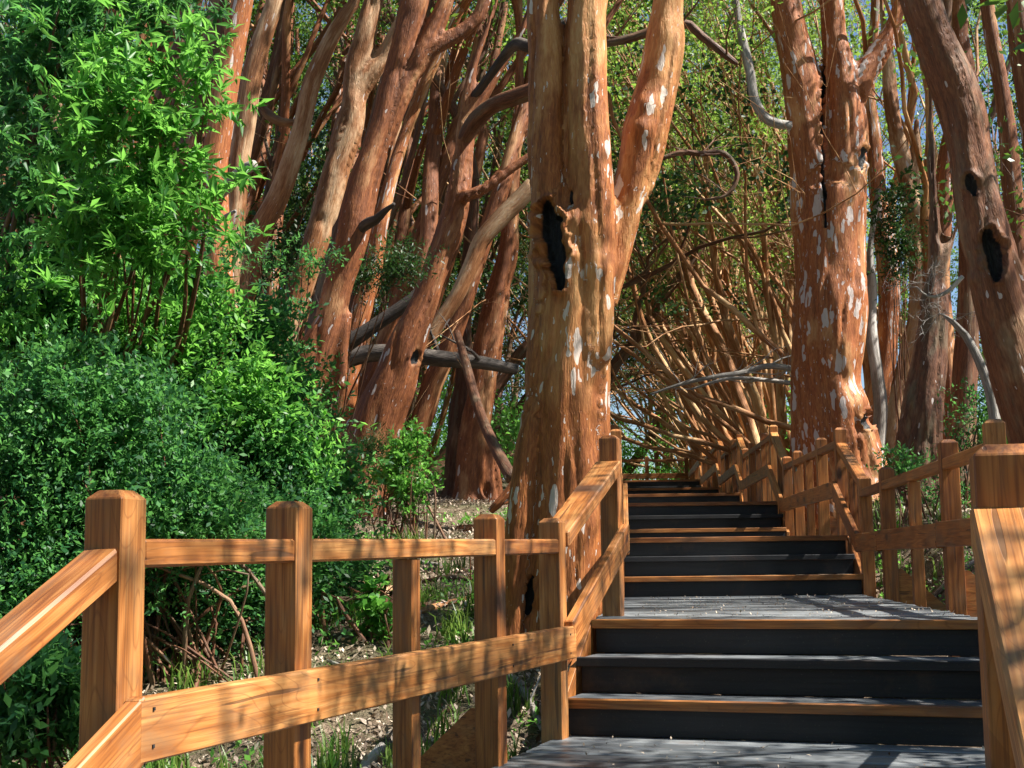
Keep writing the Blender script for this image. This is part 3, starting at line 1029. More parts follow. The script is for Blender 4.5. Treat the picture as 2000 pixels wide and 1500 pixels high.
def grow(tubes, p, d, r, length, level, tips, rng, tropism=0.25, wander=0.3, seg=6, side=None, step=0.25, kids=3):
    """recursive crooked branch"""
    n = max(3, int(length / 0.45))
    pts = [np.array(p, float)]
    d = np.array(d, float)
    d /= np.linalg.norm(d)
    ds = [d.copy()]
    for i in range(n):
        d = d + rng.normal(size=3) * wander * 0.55 + np.array([0, 0, tropism * 0.25])
        if side is not None:
            d = d + side * 0.12
        d /= np.linalg.norm(d)
        pts.append(pts[-1] + d * length / n)
        ds.append(d.copy())
    R = [r * (1 - 0.72 * i / n) for i in range(n + 1)]
    tubes.add(pts, R, seg=max(3, seg), step=step, amp=0.07, seed=int(rng.integers(1000)), close=False)
    if level <= 0:
        tips.append(pts[-1])
        tips.append(pts[len(pts) // 2])
        for _ in range(2):
            k = int(rng.integers(1, n + 1))
            q = ds[k] + rng.normal(size=3) * 0.8
            q /= np.linalg.norm(q)
            l2 = length * rng.uniform(0.25, 0.5)
            m_ = pts[k] + q * l2 * 0.5 + rng.normal(size=3) * l2 * 0.1
            tubes.add([pts[k], m_, m_ + (q + rng.normal(size=3) * 0.4) * l2 * 0.5], [R[k] * 0.5, R[k] * 0.35, R[k] * 0.1], seg=3, step=0.5, rough=False, close=False)
        return
    for j in range(kids):
        k = int(n * (0.35 + 0.6 * (j + 0.5) / kids))
        k = min(n, max(1, k))
        q = ds[k] + rng.normal(size=3) * 0.55
        grow(tubes, pts[k], q, R[k] * 0.62, length * rng.uniform(0.45, 0.7), level - 1, tips, rng, tropism, wander * 1.1, seg - 1, side, step, kids)
    tips.append(pts[-1])
#TREES
# ------------------------------------------------------------------ traced trees near the boardwalk
def trace(pts, Y, seg, tubes, down=None, step=0.12, amp=0.06, seed=1, up=None):
    """pts (px,py,width px) from the top down; Y depth or (Ytop, Ybottom)"""
    k = len(pts)
    Yt, Yb = Y if isinstance(Y, tuple) else (Y, Y)
    P, R = [], []
    for i, (x, y, w) in enumerate(pts):
        yy = Yt + (Yb - Yt) * i / max(1, k - 1)
        P.append(U(x, y, yy))
        R.append(w / 2 * yy / FPX)
    if up:
        d = (P[0] - P[min(1, k - 1)]).normalized()
        d = (d + Vector((0, 0, 0.35))).normalized()
        n = max(1, int(up / 1.0))
        for j in range(n):
            d = (d + Vector((random.uniform(-.18, .18), random.uniform(-.18, .18), 0.05))).normalized()
            P.insert(0, P[0] + d * up / n)
            R.insert(0, R[0] * 0.86)
    if down:
        # carry on to the ground
        p = P[-1]
        d = (P[-1] - P[-2])
        d = d / max(1e-3, -d.z) if d.z < -1e-3 else Vector((0, 0, -1))
        g = gz1(p.x, p.y)
        h = p.z - g
        if h > 0.05:
            for f, fl in ((0.5, 1.06), (1.0, 1.25), (1.15, 1.45)):
                q = p + Vector((d.x * 0.6, d.y * 0.6, -1)) * (h * f if f < 1.1 else h + 0.25)
                P.append(q)
                R.append(R[-1] * (fl if f == 0.5 else 1.12))
        else:
            P.append(p + Vector((0, 0, -0.3)))
            R.append(R[-1] * 1.15)
    tubes.add(P, R, seg=seg, step=step, amp=amp, seed=seed)
    return P, R

def crown_from(tops, rng, spread=1.0, size=0.045, per=95, mat=LEAF_CROWN, length=3.0, r=0.05, kids=3, level=2, clump=0.42):
    tb = Tubes()
    tips = []
    for (p, d, rad) in tops:
        grow(tb, p, d, rad, length * rng.uniform(0.8, 1.2), level, tips, rng, tropism=0.5, wander=0.35, seg=7, kids=kids)
    P, rn = clump_points(tips, rng.uniform(clump * 0.6, clump * 1.2, len(tips)), per, rng)
    return tb, P, rn

CROWN_SCALE = 1.0
def tree(label, stems, mat, Y, name='myrtle_tree', limbs=(), seg=18, fused=False, chars=(), lumps=(), crown=True, up=1.5, voxel=0.024,
         ground=True, amp=0.06, famp=0.018, flute=5.0, seed=None, crown_len=2.6, per=55, low_twigs=0, leafmat=None, parts=(), cat='tree', group=None):
    seed = seed if seed is not None else random.randrange(999)
    rng = np.random.default_rng(seed)
    tb = Tubes()
    tops = []
    basept = None
    for i, st in enumerate(stems):
        pts = st['p'] if isinstance(st, dict) else st
        yy = st.get('Y', Y) if isinstance(st, dict) else Y
        ex = st.get('up', up) if isinstance(st, dict) else up
        dn = st.get('down', i == 0 and ground) if isinstance(st, dict) else (i == 0 and ground)
        P, R = trace(pts, yy, seg, tb, down=dn, up=ex, amp=amp, seed=seed + i, step=0.1 if fused else 0.12)
        if i == 0:
            basept = P[-1]
        if ex:
            tops.append((P[0], P[0] - P[1], R[0]))
    root = empty(name, (basept.x, basept.y, gz1(basept.x, basept.y)), label, cat, group)
    if fused:
        me = fused_trunk(tb, 'trunk', root.location, voxel=voxel, chars=chars, lumps=lumps, seed=seed, amp=famp, flute=flute)
    else:
        me = tb.mesh('trunk', root.location)
    link('trunk', me, mat, root)
    for lb in limbs:
        t2 = Tubes()
        P, R = trace(lb['p'], lb.get('Y', Y), lb.get('seg', 10), t2, down=False, up=lb.get('up', None), seed=seed + 50, step=0.08)
        tl = []
        if lb.get('twigs'):
            for _ in range(lb['twigs']):
                k = rng.integers(0, max(1, len(P) * 2 // 3))
                grow(t2, P[k], rng.normal(size=3) * 0.7 + np.array([0, 0, 0.2]), R[k] * 0.4, lb.get('tl', 0.6), lb.get('tlev', 1), tl, rng, 0.1, 0.5, 5, kids=3, step=0.08)
        lm = link(lb.get('name', 'limb'), t2.mesh('limb', root.location), lb.get('mat', mat), root)
        if lb.get('label'):
            lm['label'] = lb['label']
        if lb.get('up'):
            tops.append((P[0], P[0] - P[1], R[0]))
    if crown and tops:
        tb3, Pp, rn = crown_from(tops, rng, per=per, length=crown_len)
        link('limb', tb3.mesh('limb', root.location), mat, root)
        Vv, Ff, rr2 = leaves(Pp, 0.055, 0.5, rng=rng, rnd=rn)
        leaf_obj('crown', Vv, Ff, rr2, leafmat or LEAF_CROWN, root)
    return root

# the thick tree beside the first flight
tree('massive cinnamon barked tree with charred hollow, standing behind the first flight handrail',
     [dict(p=[(1112, 430, 165), (1113, 560, 166), (1110, 680, 166), (1106, 760, 170), (1110, 860, 160), (1112, 950, 165), (1108, 1050, 185), (1100, 1180, 200), (1095, 1300, 210)], up=None, down=True),
      dict(p=[(1062, -20, 74), (1066, 90, 74), (1066, 190, 72), (1067, 300, 74), (1075, 400, 82), (1085, 520, 90), (1085, 640, 85), (1085, 740, 60)], Y=8.6, up=2.2),
      dict(p=[(1148, -20, 88), (1146, 150, 90), (1150, 280, 96), (1155, 400, 100), (1160, 540, 80), (1160, 700, 60)], Y=8.55, up=2.2),
      dict(p=[(1306, -20, 56), (1294, 80, 78), (1276, 180, 86), (1256, 260, 92), (1242, 330, 82), (1218, 420, 70), (1200, 500, 60), (1180, 590, 50)], Y=8.75, up=2.0),
      dict(p=[(1062, 760, 50), (1040, 830, 52), (1028, 910, 54), (1020, 1010, 56), (1012, 1100, 58), (1006, 1200, 62), (1002, 1290, 70)], Y=8.55, up=None, down=True),
      dict(p=[(1160, 640, 60), (1158, 760, 50), (1150, 900, 60), (1140, 1050, 70), (1140, 1250, 80)], Y=8.6, up=None, down=True)],
     BARK_BIG, 8.7, fused=True, voxel=0.017, seg=28, famp=0.017, flute=4.2, seed=11,
     chars=[(1066, 400, 1094, 558, 20, 0.11), (1116, 372, 1116, 405, 5, 0.04), (1040, 1130, 1030, 1200, 7, 0.05)],
     lumps=[(1250, 250, 24, 0.04), (1262, 205, 22, 0.03), (1175, 520, 30, 0.025), (1130, 430, 24, 0.03)],
     crown_len=2.2, per=22,
     limbs=[])

# the forked flaked tree beyond the second flight
tree('great forked red trunk flecked with white, right of the second flight of steps',
     [dict(p=[(1620, 380, 140), (1620, 500, 138), (1618, 620, 140), (1618, 740, 138), (1628, 830, 150), (1645, 900, 165)], up=None, down=True),
      dict(p=[(1528, -20, 72), (1545, 70, 78), (1562, 160, 80), (1574, 250, 82), (1583, 330, 84), (1590, 420, 84), (1594, 520, 70)], up=2.5),
      dict(p=[(1622, -20, 54), (1628, 70, 56), (1640, 150, 72), (1650, 230, 88), (1648, 330, 90), (1650, 440, 84), (1650, 560, 70)], up=2.5),
      dict(p=[(1760, -10, 34), (1742, 50, 40), (1718, 100, 50), (1690, 145, 54), (1668, 200, 56), (1656, 280, 50)], up=2.0),
      dict(p=[(1585, 600, 34), (1572, 680, 42), (1568, 760, 46), (1566, 840, 48), (1564, 910, 52)], up=None, down=True),
      dict(p=[(1660, 800, 60), (1690, 860, 60), (1705, 930, 70)], up=None, down=True)],
     BARK_RED, 17.0, fused=True, voxel=0.032, seg=26, famp=0.035, flute=3.2, seed=23,
     chars=[(1606, 120, 1610, 440, 5, 0.12), (1693, 815, 1700, 835, 14, 0.10), (1688, 290, 1684, 330, 8, 0.06)],
     lumps=[(1675, 790, 26, 0.07), (1692, 850, 22, 0.05)],
     crown_len=3.5, per=50,
     limbs=[dict(p=[(1435, -10, 14), (1446, 60, 17), (1462, 130, 20), (1472, 190, 20), (1490, 225, 22), (1512, 240, 20), (1545, 246, 18)], name='dead_branch', mat=DEAD, Y=16.6, label='bleached dead branch hooked out to the left')])

# big dark leaning trunk at the right edge
tree('dark leaning trunk with two black burnt hollows at right edge of the picture',
     [dict(p=[(1770, -120, 80), (1800, 0, 84), (1822, 70, 84), (1850, 140, 90), (1876, 215, 92), (1893, 300, 84), (1908, 390, 88), (1926, 480, 98), (1950, 570, 108), (1975, 660, 114), (2005, 760, 120), (2040, 870, 130)], up=2.0, down=True),
      dict(p=[(1905, 150, 20), (1890, 160, 30), (1868, 178, 40)], up=None, down=False)],
     BARK_WARM, 10.5, fused=True, voxel=0.02, famp=0.02, seed=31, seg=26,
     chars=[(1930, 455, 1948, 540, 18, 0.09), (1893, 345, 1902, 375, 12, 0.06)],
     lumps=[(1905, 350, 14, 0.03), (1900, 545, 14, 0.03)], crown_len=3.0, per=50)

# leaning trunks on the left, in order across the picture
tree('thick trunk leaning right with forked top, base visible right of the bush',
     [dict(p=[(912, 235, 42), (905, 300, 46), (895, 380, 54), (876, 450, 58), (852, 520, 56), (828, 590, 60), (797, 660, 74), (772, 740, 88), (748, 800, 98), (727, 880, 102), (708, 960, 108), (700, 1000, 116)], up=None, down=True),
      dict(p=[(1032, 30, 22), (1008, 80, 25), (980, 125, 27), (945, 185, 32), (916, 240, 38), (905, 300, 40)], up=2.5),
      dict(p=[(962, 30, 15), (945, 80, 19), (925, 140, 23), (912, 200, 28), (908, 250, 30)], up=0.5),
      dict(p=[(1040, 300, 24), (1010, 320, 24), (975, 345, 26), (940, 370, 28), (905, 385, 30)], Y=14.8, up=None),
      dict(p=[(700, 830, 50), (690, 920, 60), (680, 1000, 70)], up=None, down=True)],
     BARK, 15.0, fused=True, voxel=0.03, famp=0.03, flute=3.5, seed=41, seg=22, crown_len=3.5, chars=[(815, 690, 805, 710, 9, 0.05)],
     limbs=[dict(p=[(1120, 120, 28), (1060, 168, 32), (1010, 188, 35), (965, 205, 35), (930, 235, 36), (905, 275, 30)], Y=(14.0, 15.0), mat=BARK_DARK),
            dict(p=[(1110, 40, 18), (1050, 90, 24), (1010, 85, 24), (985, 110, 20), (955, 150, 18), (925, 190, 20)], Y=(14.0, 15.0), mat=DEAD_DARK)])

tree('tall straight leaning trunk with broken dark stub, left of the thick leaning one',
     [dict(p=[(815, -20, 58), (800, 50, 54), (782, 110, 48), (765, 170, 46), (752, 230, 52), (728, 300, 56), (702, 375, 64), (684, 475, 64), (660, 570, 58), (638, 650, 66), (600, 740, 80), (570, 820, 90)], up=2.0, down=True),
      dict(p=[(880, -30, 32), (852, 50, 36), (822, 110, 40), (790, 170, 40), (765, 235, 40), (750, 290, 30)], up=2.0),
      dict(p=[(950, -10, 24), (928, 40, 26), (890, 70, 28), (850, 90, 30), (828, 110, 26)], up=1.5),
      dict(p=[(672, 610, 36), (668, 680, 34), (660, 760, 40)], up=None)],
     BARK, 13.0, fused=True, voxel=0.026, famp=0.022, flute=4.0, seed=43, seg=22,
     limbs=[dict(p=[(770, 398, 7), (752, 412, 14), (735, 428, 20), (722, 434, 24), (700, 450, 22), (688, 470, 14)], name='stub', mat=DEAD_DARK, Y=(12.6, 13.0), label='broken blackened stub')])

tree('leaning trunk with crooked forked top between the straight ones',
     [dict(p=[(690, 190, 50), (684, 250, 50), (655, 330, 50), (640, 390, 50), (622, 450, 48), (606, 500, 48), (585, 570, 50), (560, 640, 52), (530, 710, 56), (505, 770, 60)], up=None, down=True),
      dict(p=[(740, -30, 40), (728, 20, 44), (712, 80, 48), (695, 130, 46), (690, 200, 46)], up=2.0),
      dict(p=[(752, 105, 34), (735, 130, 40), (706, 170, 42), (680, 220, 44), (662, 290, 46)], up=2.0)],
     BARK_TAN, 13.8, fused=True, voxel=0.028, famp=0.022, flute=4.0, seed=47, seg=20)

tree('slender pale grey trunk leaning right past the wood bushes',
     [dict(p=[(700, -30, 22), (680, 20, 25), (655, 60, 29), (630, 110, 32), (606, 170, 35), (590, 240, 36), (572, 300, 40), (545, 380, 44), (510, 445, 48), (475, 520, 48), (455, 580, 46), (440, 650, 48), (420, 720, 50)], down=True)],
     BARK_TAN, 13.4, seg=20, seed=49, limbs=[dict(p=[(508, 205, 14), (525, 225, 20), (548, 238, 18), (575, 240, 14)], Y=13.6, mat=BARK_DARK)])

tree('pale peeling trunk just right of the deep red one',
     [dict(p=[(548, -30, 30), (528, 30, 36), (508, 90, 40), (490, 160, 42), (480, 230, 42), (468, 310, 40), (462, 390, 40), (452, 470, 46), (442, 560, 50), (436, 660, 56)], down=True)],
     BARK_TAN, 12.8, seg=20, seed=51)

tree('deep red trunk with a sunlit white streak behind the bright leaves',
     [dict(p=[(478, -30, 44), (468, 30, 46), (452, 110, 48), (436, 190, 52), (427, 260, 52), (418, 330, 52), (420, 420, 56), (425, 500, 60)], down=True)],
     BARK_RED, 12.0, seg=22, seed=53,
     limbs=[dict(p=[(496, 322, 22), (478, 330, 26), (455, 350, 26), (432, 375, 24), (414, 400, 16)], name='stub', mat=DEAD, Y=(11.7, 12.0), label='grey broken stub'),
            dict(p=[(460, 412, 6), (445, 420, 9), (428, 432, 10), (412, 445, 8)], name='stub', mat=DEAD, Y=(11.7, 12.0))])

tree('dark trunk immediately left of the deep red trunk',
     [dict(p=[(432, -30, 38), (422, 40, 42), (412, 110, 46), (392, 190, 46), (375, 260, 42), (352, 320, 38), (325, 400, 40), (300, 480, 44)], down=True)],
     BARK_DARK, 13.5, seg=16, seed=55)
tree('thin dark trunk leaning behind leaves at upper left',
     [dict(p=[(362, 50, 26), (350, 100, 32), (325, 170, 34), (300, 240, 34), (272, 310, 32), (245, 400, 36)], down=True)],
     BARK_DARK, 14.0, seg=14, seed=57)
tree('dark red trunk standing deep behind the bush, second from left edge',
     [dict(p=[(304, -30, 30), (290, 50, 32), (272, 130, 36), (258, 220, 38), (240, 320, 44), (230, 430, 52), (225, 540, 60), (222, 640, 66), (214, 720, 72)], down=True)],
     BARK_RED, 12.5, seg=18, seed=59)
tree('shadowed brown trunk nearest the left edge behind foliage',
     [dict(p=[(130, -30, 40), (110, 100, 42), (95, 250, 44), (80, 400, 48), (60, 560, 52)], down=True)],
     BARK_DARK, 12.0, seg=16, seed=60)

tree('upright flaked trunk standing behind the clearing with bare roots',
     [dict(p=[(1015, 180, 24), (1006, 260, 28), (1002, 340, 32), (998, 420, 36), (990, 500, 44), (972, 580, 50), (958, 650, 54), (945, 730, 56), (932, 800, 60), (922, 880, 64), (915, 960, 70)], up=3.0, down=True),
      dict(p=[(955, 850, 30), (962, 910, 34), (965, 970, 40)], up=None, down=True)],
     BARK, 17.5, fused=True, voxel=0.032, famp=0.03, flute=3.2, seed=61, seg=18,
     limbs=[dict(p=[(1042, 362, 34), (1010, 395, 34), (975, 430, 34), (940, 470, 32), (918, 520, 30), (890, 580, 30), (850, 640, 30), (815, 690, 30)], Y=16.5, mat=BARK_TAN),
            dict(p=[(893, 650, 14), (910, 710, 18), (932, 790, 21), (955, 850, 22), (1000, 935, 24)], Y=(16.0, 13.5), name='fallen_limb', mat=BARK_DARK, label='slanting bare limb leaning down to the right')])
tree('brown trunk with black side standing next to the distant gate',
     [dict(p=[(905, 640, 34), (908, 720, 38), (900, 800, 42), (895, 880, 48), (893, 950, 54)], up=2.0, down=True)],
     BARK_DARK, 18.2, seg=16, seed=62, crown_len=3.0)
tree('shadowed reddish trunk between the bush and the thick leaning trunk',
     [dict(p=[(745, 430, 30), (730, 520, 36), (705, 610, 40), (685, 700, 46), (672, 790, 50), (660, 880, 52)], up=3.0, down=True)],
     BARK_RED, 17.0, seg=16, seed=63)
tree('narrow pale trunk seen between two leaning trunks',
     [dict(p=[(770, 260, 22), (750, 350, 28), (735, 430, 32), (722, 500, 34), (715, 600, 32)], up=3.0, down=True)],
     BARK_TAN, 19.0, seg=12, seed=64)
tree('slim crooked trunk left of the thick central tree',
     [dict(p=[(868, 90, 12), (862, 200, 14), (855, 290, 16), (842, 380, 22), (826, 440, 24), (835, 540, 22), (815, 600, 24)], up=2.0, down=True)],
     BARK_TAN, 20.0, seg=10, seed=65)

# right side trunks
tree('tall sunlit buff trunk right of the great forked trunk',
     [dict(p=[(1722, -20, 18), (1730, 90, 22), (1738, 190, 30), (1757, 290, 34), (1776, 380, 36), (1788, 460, 40), (1792, 540, 38), (1786, 620, 38), (1772, 700, 42), (1757, 790, 50), (1748, 880, 56), (1744, 950, 60)], up=2.5, down=True),
      dict(p=[(1790, 230, 14), (1788, 320, 20), (1786, 400, 22), (1788, 450, 22)], up=None)],
     BARK_TAN, 19.0, fused=True, voxel=0.035, famp=0.03, flute=3.0, seed=71, seg=18)
tree('flaked red trunk close behind the great forked trunk',
     [dict(p=[(1698, 170, 22), (1706, 260, 28), (1712, 350, 34), (1720, 430, 38), (1732, 510, 42), (1736, 600, 42), (1730, 690, 44), (1718, 770, 48), (1712, 850, 52), (1712, 930, 56)], up=3.0, down=True)],
     BARK_RED, 20.0, seg=20, seed=72)
tree('grey barkless stem wedged beside the great forked trunk',
     [dict(p=[(1700, 480, 12), (1702, 560, 22), (1700, 640, 24), (1712, 730, 24), (1720, 800, 26), (1714, 880, 28)], up=0.8, down=True)],
     DEAD, 18.6, seg=14, seed=73, crown=False)
tree('dark fibrous multi stemmed trunk behind the middle landing railing',
     [dict(p=[(1830, 560, 44), (1822, 640, 60), (1812, 720, 70), (1800, 800, 78), (1795, 880, 86), (1792, 940, 92)], up=None, down=True),
      dict(p=[(1868, 440, 20), (1850, 490, 32), (1832, 540, 38), (1818, 600, 44)], up=3.0),
      dict(p=[(1820, 330, 24), (1826, 420, 30), (1830, 500, 36), (1826, 580, 40)], up=3.0)],
     BARK_DARK, 15.5, fused=True, voxel=0.028, famp=0.035, flute=6, seed=74, seg=20,
     limbs=[dict(p=[(1790, 560, 3), (1815, 580, 6), (1850, 570, 8), (1880, 540, 9)], name='dead_twigs', mat=DEAD, Y=14.6, twigs=7, tl=0.45, tlev=2, label='tangle of pale dead twigs')])
tree('dark brown trunk behind the bleached bent branch',
     [dict(p=[(1880, 300, 30), (1888, 400, 34), (1892, 500, 38), (1890, 600, 42), (1886, 700, 48), (1880, 800, 52), (1876, 900, 58)], up=3.0, down=True)],
     BARK_DARK, 17.5, seg=18, seed=75)
tree('reddish trunk crossing the upper right corner',
     [dict(p=[(1925, -20, 26), (1938, 80, 28), (1955, 170, 30), (1968, 260, 34), (1975, 350, 38), (1985, 450, 40), (1992, 600, 44), (1996, 800, 50)], up=2.0, down=True)],
     BARK, 14.5, seg=18, seed=76)
tree('upright brown trunk at top between the leaning dark trunk and buff trunk',
     [dict(p=[(1872, -20, 30), (1876, 80, 34), (1886, 160, 34), (1850, 300, 34), (1842, 420, 36), (1838, 560, 36), (1850, 740, 40)], up=2.0, down=True)],
     BARK, 18.5, seg=16, seed=77)
tree('trunk cut by the top right corner of the picture',
     [dict(p=[(1985, -40, 50), (2000, 100, 54), (2025, 260, 60), (2050, 450, 70), (2065, 700, 80)], up=2.0, down=True)],
     BARK, 12.8, seg=16, seed=78)
tree('bleached dead sapling bent over beside the near right newel',
     [dict(p=[(1843, 616, 5), (1862, 630, 11), (1885, 655, 15), (1905, 690, 17), (1922, 730, 19), (1936, 775, 21), (1944, 830, 22), (1948, 900, 24)], up=None, down=True)],
     DEAD, 12.2, seg=12, seed=79, crown=False, name='dead_sapling', cat='dead tree',
     limbs=[dict(p=[(1835, 612, 3), (1860, 625, 5), (1885, 652, 6)], name='dead_twigs', mat=DEAD, Y=12.1, twigs=5, tl=0.3)])

# ------------------------------------------------------------------ dead wood on the left
def log(label, pts, Y, mat, name='fallen_log', seg=12, twigs=0, seed=1, drop=False, cat='fallen branch', group=None, tl=0.4):
    tb = Tubes()
    rng = np.random.default_rng(seed)
    P, R = trace(pts, Y, seg, tb, seed=seed, step=0.07)
    if drop:
        tb = Tubes()
        P = [Vector((p.x, p.y, gz1(p.x, p.y) + r * 0.55)) for p, r in zip(P, R)]
        tb.add(P, R, seg=seg, step=0.07, seed=seed)
    tl_ = []
    for _ in range(twigs):
        k = int(rng.integers(0, len(P)))
        grow(tb, P[k], np.array([rng.normal(), rng.normal() * 0.5, abs(rng.normal()) * 0.6]), max(0.006, R[k] * 0.35), tl, 1, tl_, rng, 0.0, 0.4, 5, kids=2, step=0.08)
    c = P[-1]
    root_loc = (c.x, c.y, c.z)
    o = link(name, tb.mesh(name, root_loc), mat, None, root_loc)
    return tag(o, label, cat, group)

log('long dark fallen log slanting up to the right between leaning trunks', [(850, 540, 22), (815, 575, 26), (770, 610, 28), (720, 645, 30), (672, 678, 34), (600, 730, 30)], 15.8, DEAD_DARK, seed=1)
log('thick black log lying level behind the thick leaning trunk', [(1010, 722, 22), (940, 708, 28), (860, 700, 34), (790, 690, 34), (720, 690, 36), (660, 708, 34), (560, 740, 30)], 16.5, DEAD_DARK, seed=2, twigs=4, tl=0.8)
# ground wood seen between the railing boards
log('grey fallen branch with sawn pale foot seen below the railing board', [(745, 1365, 20), (712, 1400, 22), (690, 1430, 24), (655, 1462, 26), (620, 1490, 24)], (6.6, 5.2), DEAD, seed=6, drop=True, name='fallen_branch')
log('orange brown fallen root crossing the grass between railing posts', [(925, 1150, 10), (880, 1168, 12), (830, 1182, 14), (790, 1200, 13), (720, 1215, 10)], (9.6, 8.6), BARK, seed=7, drop=True, name='fallen_branch', twigs=3)
log('low mossy orange log lying behind the shrub and railing', [(800, 1130, 30), (750, 1160, 60), (700, 1200, 80), (640, 1240, 70), (590, 1270, 50)], (10.0, 8.6), BARK_TAN, seed=8, drop=True, name='fallen_log', seg=16)
log('pale stick lying in the clearing near the leaning trunks', [(860, 1052, 8), (820, 1036, 11), (785, 1030, 11), (740, 1022, 6)], (11.5, 12.2), DEAD, seed=9, drop=True, name='fallen_branch')
log('curved mossy root at the foot of the upright flaked trunk', [(985, 1015, 10), (960, 1000, 14), (920, 1000, 16), (895, 1010, 12)], (13.2, 13.8), BARK_TAN, seed=10, drop=True, name='fallen_root')
log('weathered grey limb leaning on the ground beside the newel foot', [(980, 1310, 14), (1010, 1350, 16), (1035, 1385, 16), (1060, 1420, 12)], (7.6, 6.9), DEAD, seed=11, drop=True, name='fallen_branch', twigs=2)
log('red broken branch propped against the thick trunk base', [(1010, 935, 16), (990, 965, 18), (972, 985, 18), (958, 998, 14)], 11.0, BARK_RED, seed=12, name='broken_branch', twigs=1)
for k in range(16):
    x = random.uniform(3.4, 6.5) if k % 2 else random.uniform(-2.6, 0.2)
    y = random.uniform(8.0, 14.0) if k % 2 else random.uniform(5.6, 11.5)
    a = random.uniform(0, math.pi)
    L = random.uniform(0.4, 1.3)
    r = random.uniform(0.012, 0.035) * (1.4 if k % 2 else 1)
    P = []
    for j in range(5):
        t = j / 4 - 0.5
        xx, yy = x + math.cos(a) * L * t + random.uniform(-.03, .03), y + math.sin(a) * L * t * 0.6
        P.append(Vector((xx, yy, gz1(xx, yy) + r * 0.5)))
    tb = Tubes()
    tb.add(P, [r * (1 - 0.12 * j) for j in range(5)], seg=8, step=0.1, seed=k)
    loc = tuple(P[2])
    o = link('fallen_stick', tb.mesh('fallen_stick', loc), random.choice((DEAD, BARK_TAN, BARK_DARK)), None, loc)
    tag(o, 'bare stick lying on the leaf litter ' + ('right of the middle landing' if k % 2 else 'left of the boardwalk'), 'stick',
        'sticks on the litter right of the landing' if k % 2 else 'sticks on the litter left of the boardwalk')

# ------------------------------------------------------------------ shrubs and leafy trees at left
def shrub(label, lobes, Yc, mat, size, per, name='leafy_shrub', aspect=0.45, clump=0.17, n=60, depth=0.8, stems=5, seed=1, group=None, lance=False, up=0.45, whorl=False, cat='shrub', stemmat=None, base=None, dark=None):
    """lobes: list of (px,py,rx,ry) ellipses at depth Yc; foliage clumps fill rounded volumes there"""
    rng = np.random.default_rng(seed)
    cs, rs = [], []
    for (x, y, rx, ry, *yo) in lobes:
        Yl = Yc + (yo[0] if yo else 0)
        c = U(x, y, Yl)
        s = Yl / FPX
        m = max(5, int(n * rx * ry / 10000))
        d = rng.normal(size=(m, 3))
        d /= np.linalg.norm(d, axis=1)[:, None]
        rad = rng.uniform(0.15, 1.0, m) ** 0.45
        rad = rad * (1 + 0.45 * vnoise(d * 2.1 + x * 0.01, 5) + (rng.uniform(0, 1, m) < 0.22) * rng.uniform(0.05, 0.45, m))
        pos = np.array(c)[None] + d * rad[:, None] * np.array([rx * s, depth * min(rx, ry) * s, ry * s])
        cs.append(pos)
    cs = np.vstack(cs)
    g = gz(cs[:, 0], cs[:, 1])
    cs = cs[cs[:, 2] > g + 0.05]
    bx, by = (base if base else (cs[:, 0].mean(), cs[:, 1].mean()))
    root = empty(name, (bx, by, gz1(bx, by)), label, cat, group)
    tb = Tubes()
    for i in range(min(len(cs), stems * (2 if whorl or cat == 'tree' else 9))):
        q = cs[int(rng.integers(len(cs)))]
        b0 = np.array([bx + rng.normal() * 0.12 * stems ** .5, by + rng.normal() * 0.1, 0])
        b0[2] = gz1(b0[0], b0[1]) - 0.05
        m1 = b0 * 0.6 + q * 0.4 + rng.normal(size=3) * 0.1 + np.array([0, 0, 0.15])
        r = rng.uniform(0.006, 0.016) * (2.2 if cat == 'tree' else 1)
        tb.add([b0, m1, b0 * 0.2 + q * 0.8 + rng.normal(size=3) * 0.05, q], [r, r * 0.8, r * 0.5, r * 0.2], seg=5, step=0.15, rough=False, close=False)
    link('stem', tb.mesh('stem', root.location), stemmat or BARK_DARK, root)
    if whorl:
        # leaves radiate in rosettes at twig ends
        k = 9
        tipn = per // k
        tips, _d, tn = sprays(cs, clump * 1.25, tipn, rng, np.array([bx, by, gz1(bx, by) + 1.0]))
        ax = rng.normal(size=(len(tips), 3))
        ax[:, 2] += 0.6
        ax[:, 0] += 0.3
        ax /= np.linalg.norm(ax, axis=1)[:, None]
        idx = np.repeat(np.arange(len(tips)), k)
        dd = rng.normal(size=(len(idx), 3))
        dd -= ax[idx] * np.sum(dd * ax[idx], axis=1)[:, None]
        dd /= np.linalg.norm(dd, axis=1)[:, None]
        dd = dd + ax[idx] * rng.uniform(-0.1, 0.7, (len(idx), 1))
        C = tips[idx] - ax[idx] * rng.uniform(0, 0.03, (len(idx), 1))
        rn = np.clip(tn[idx] * 0.7 + rng.uniform(0, 0.3, len(idx)), 0, 1)
        V, F, r = leaves(C, size, aspect, rng=rng, lance=True, direction=dd, rnd=rn, up=0.5)
    else:
        C, dr, rn = sprays(cs, clump, per, rng, np.array([bx, by, gz1(bx, by) + 0.3]))
        V, F, r = leaves(C, size, aspect, rng=rng, lance=lance, rnd=rn, up=up, direction=dr)
    leaf_obj('foliage', V, F, r, mat, root)
    return root

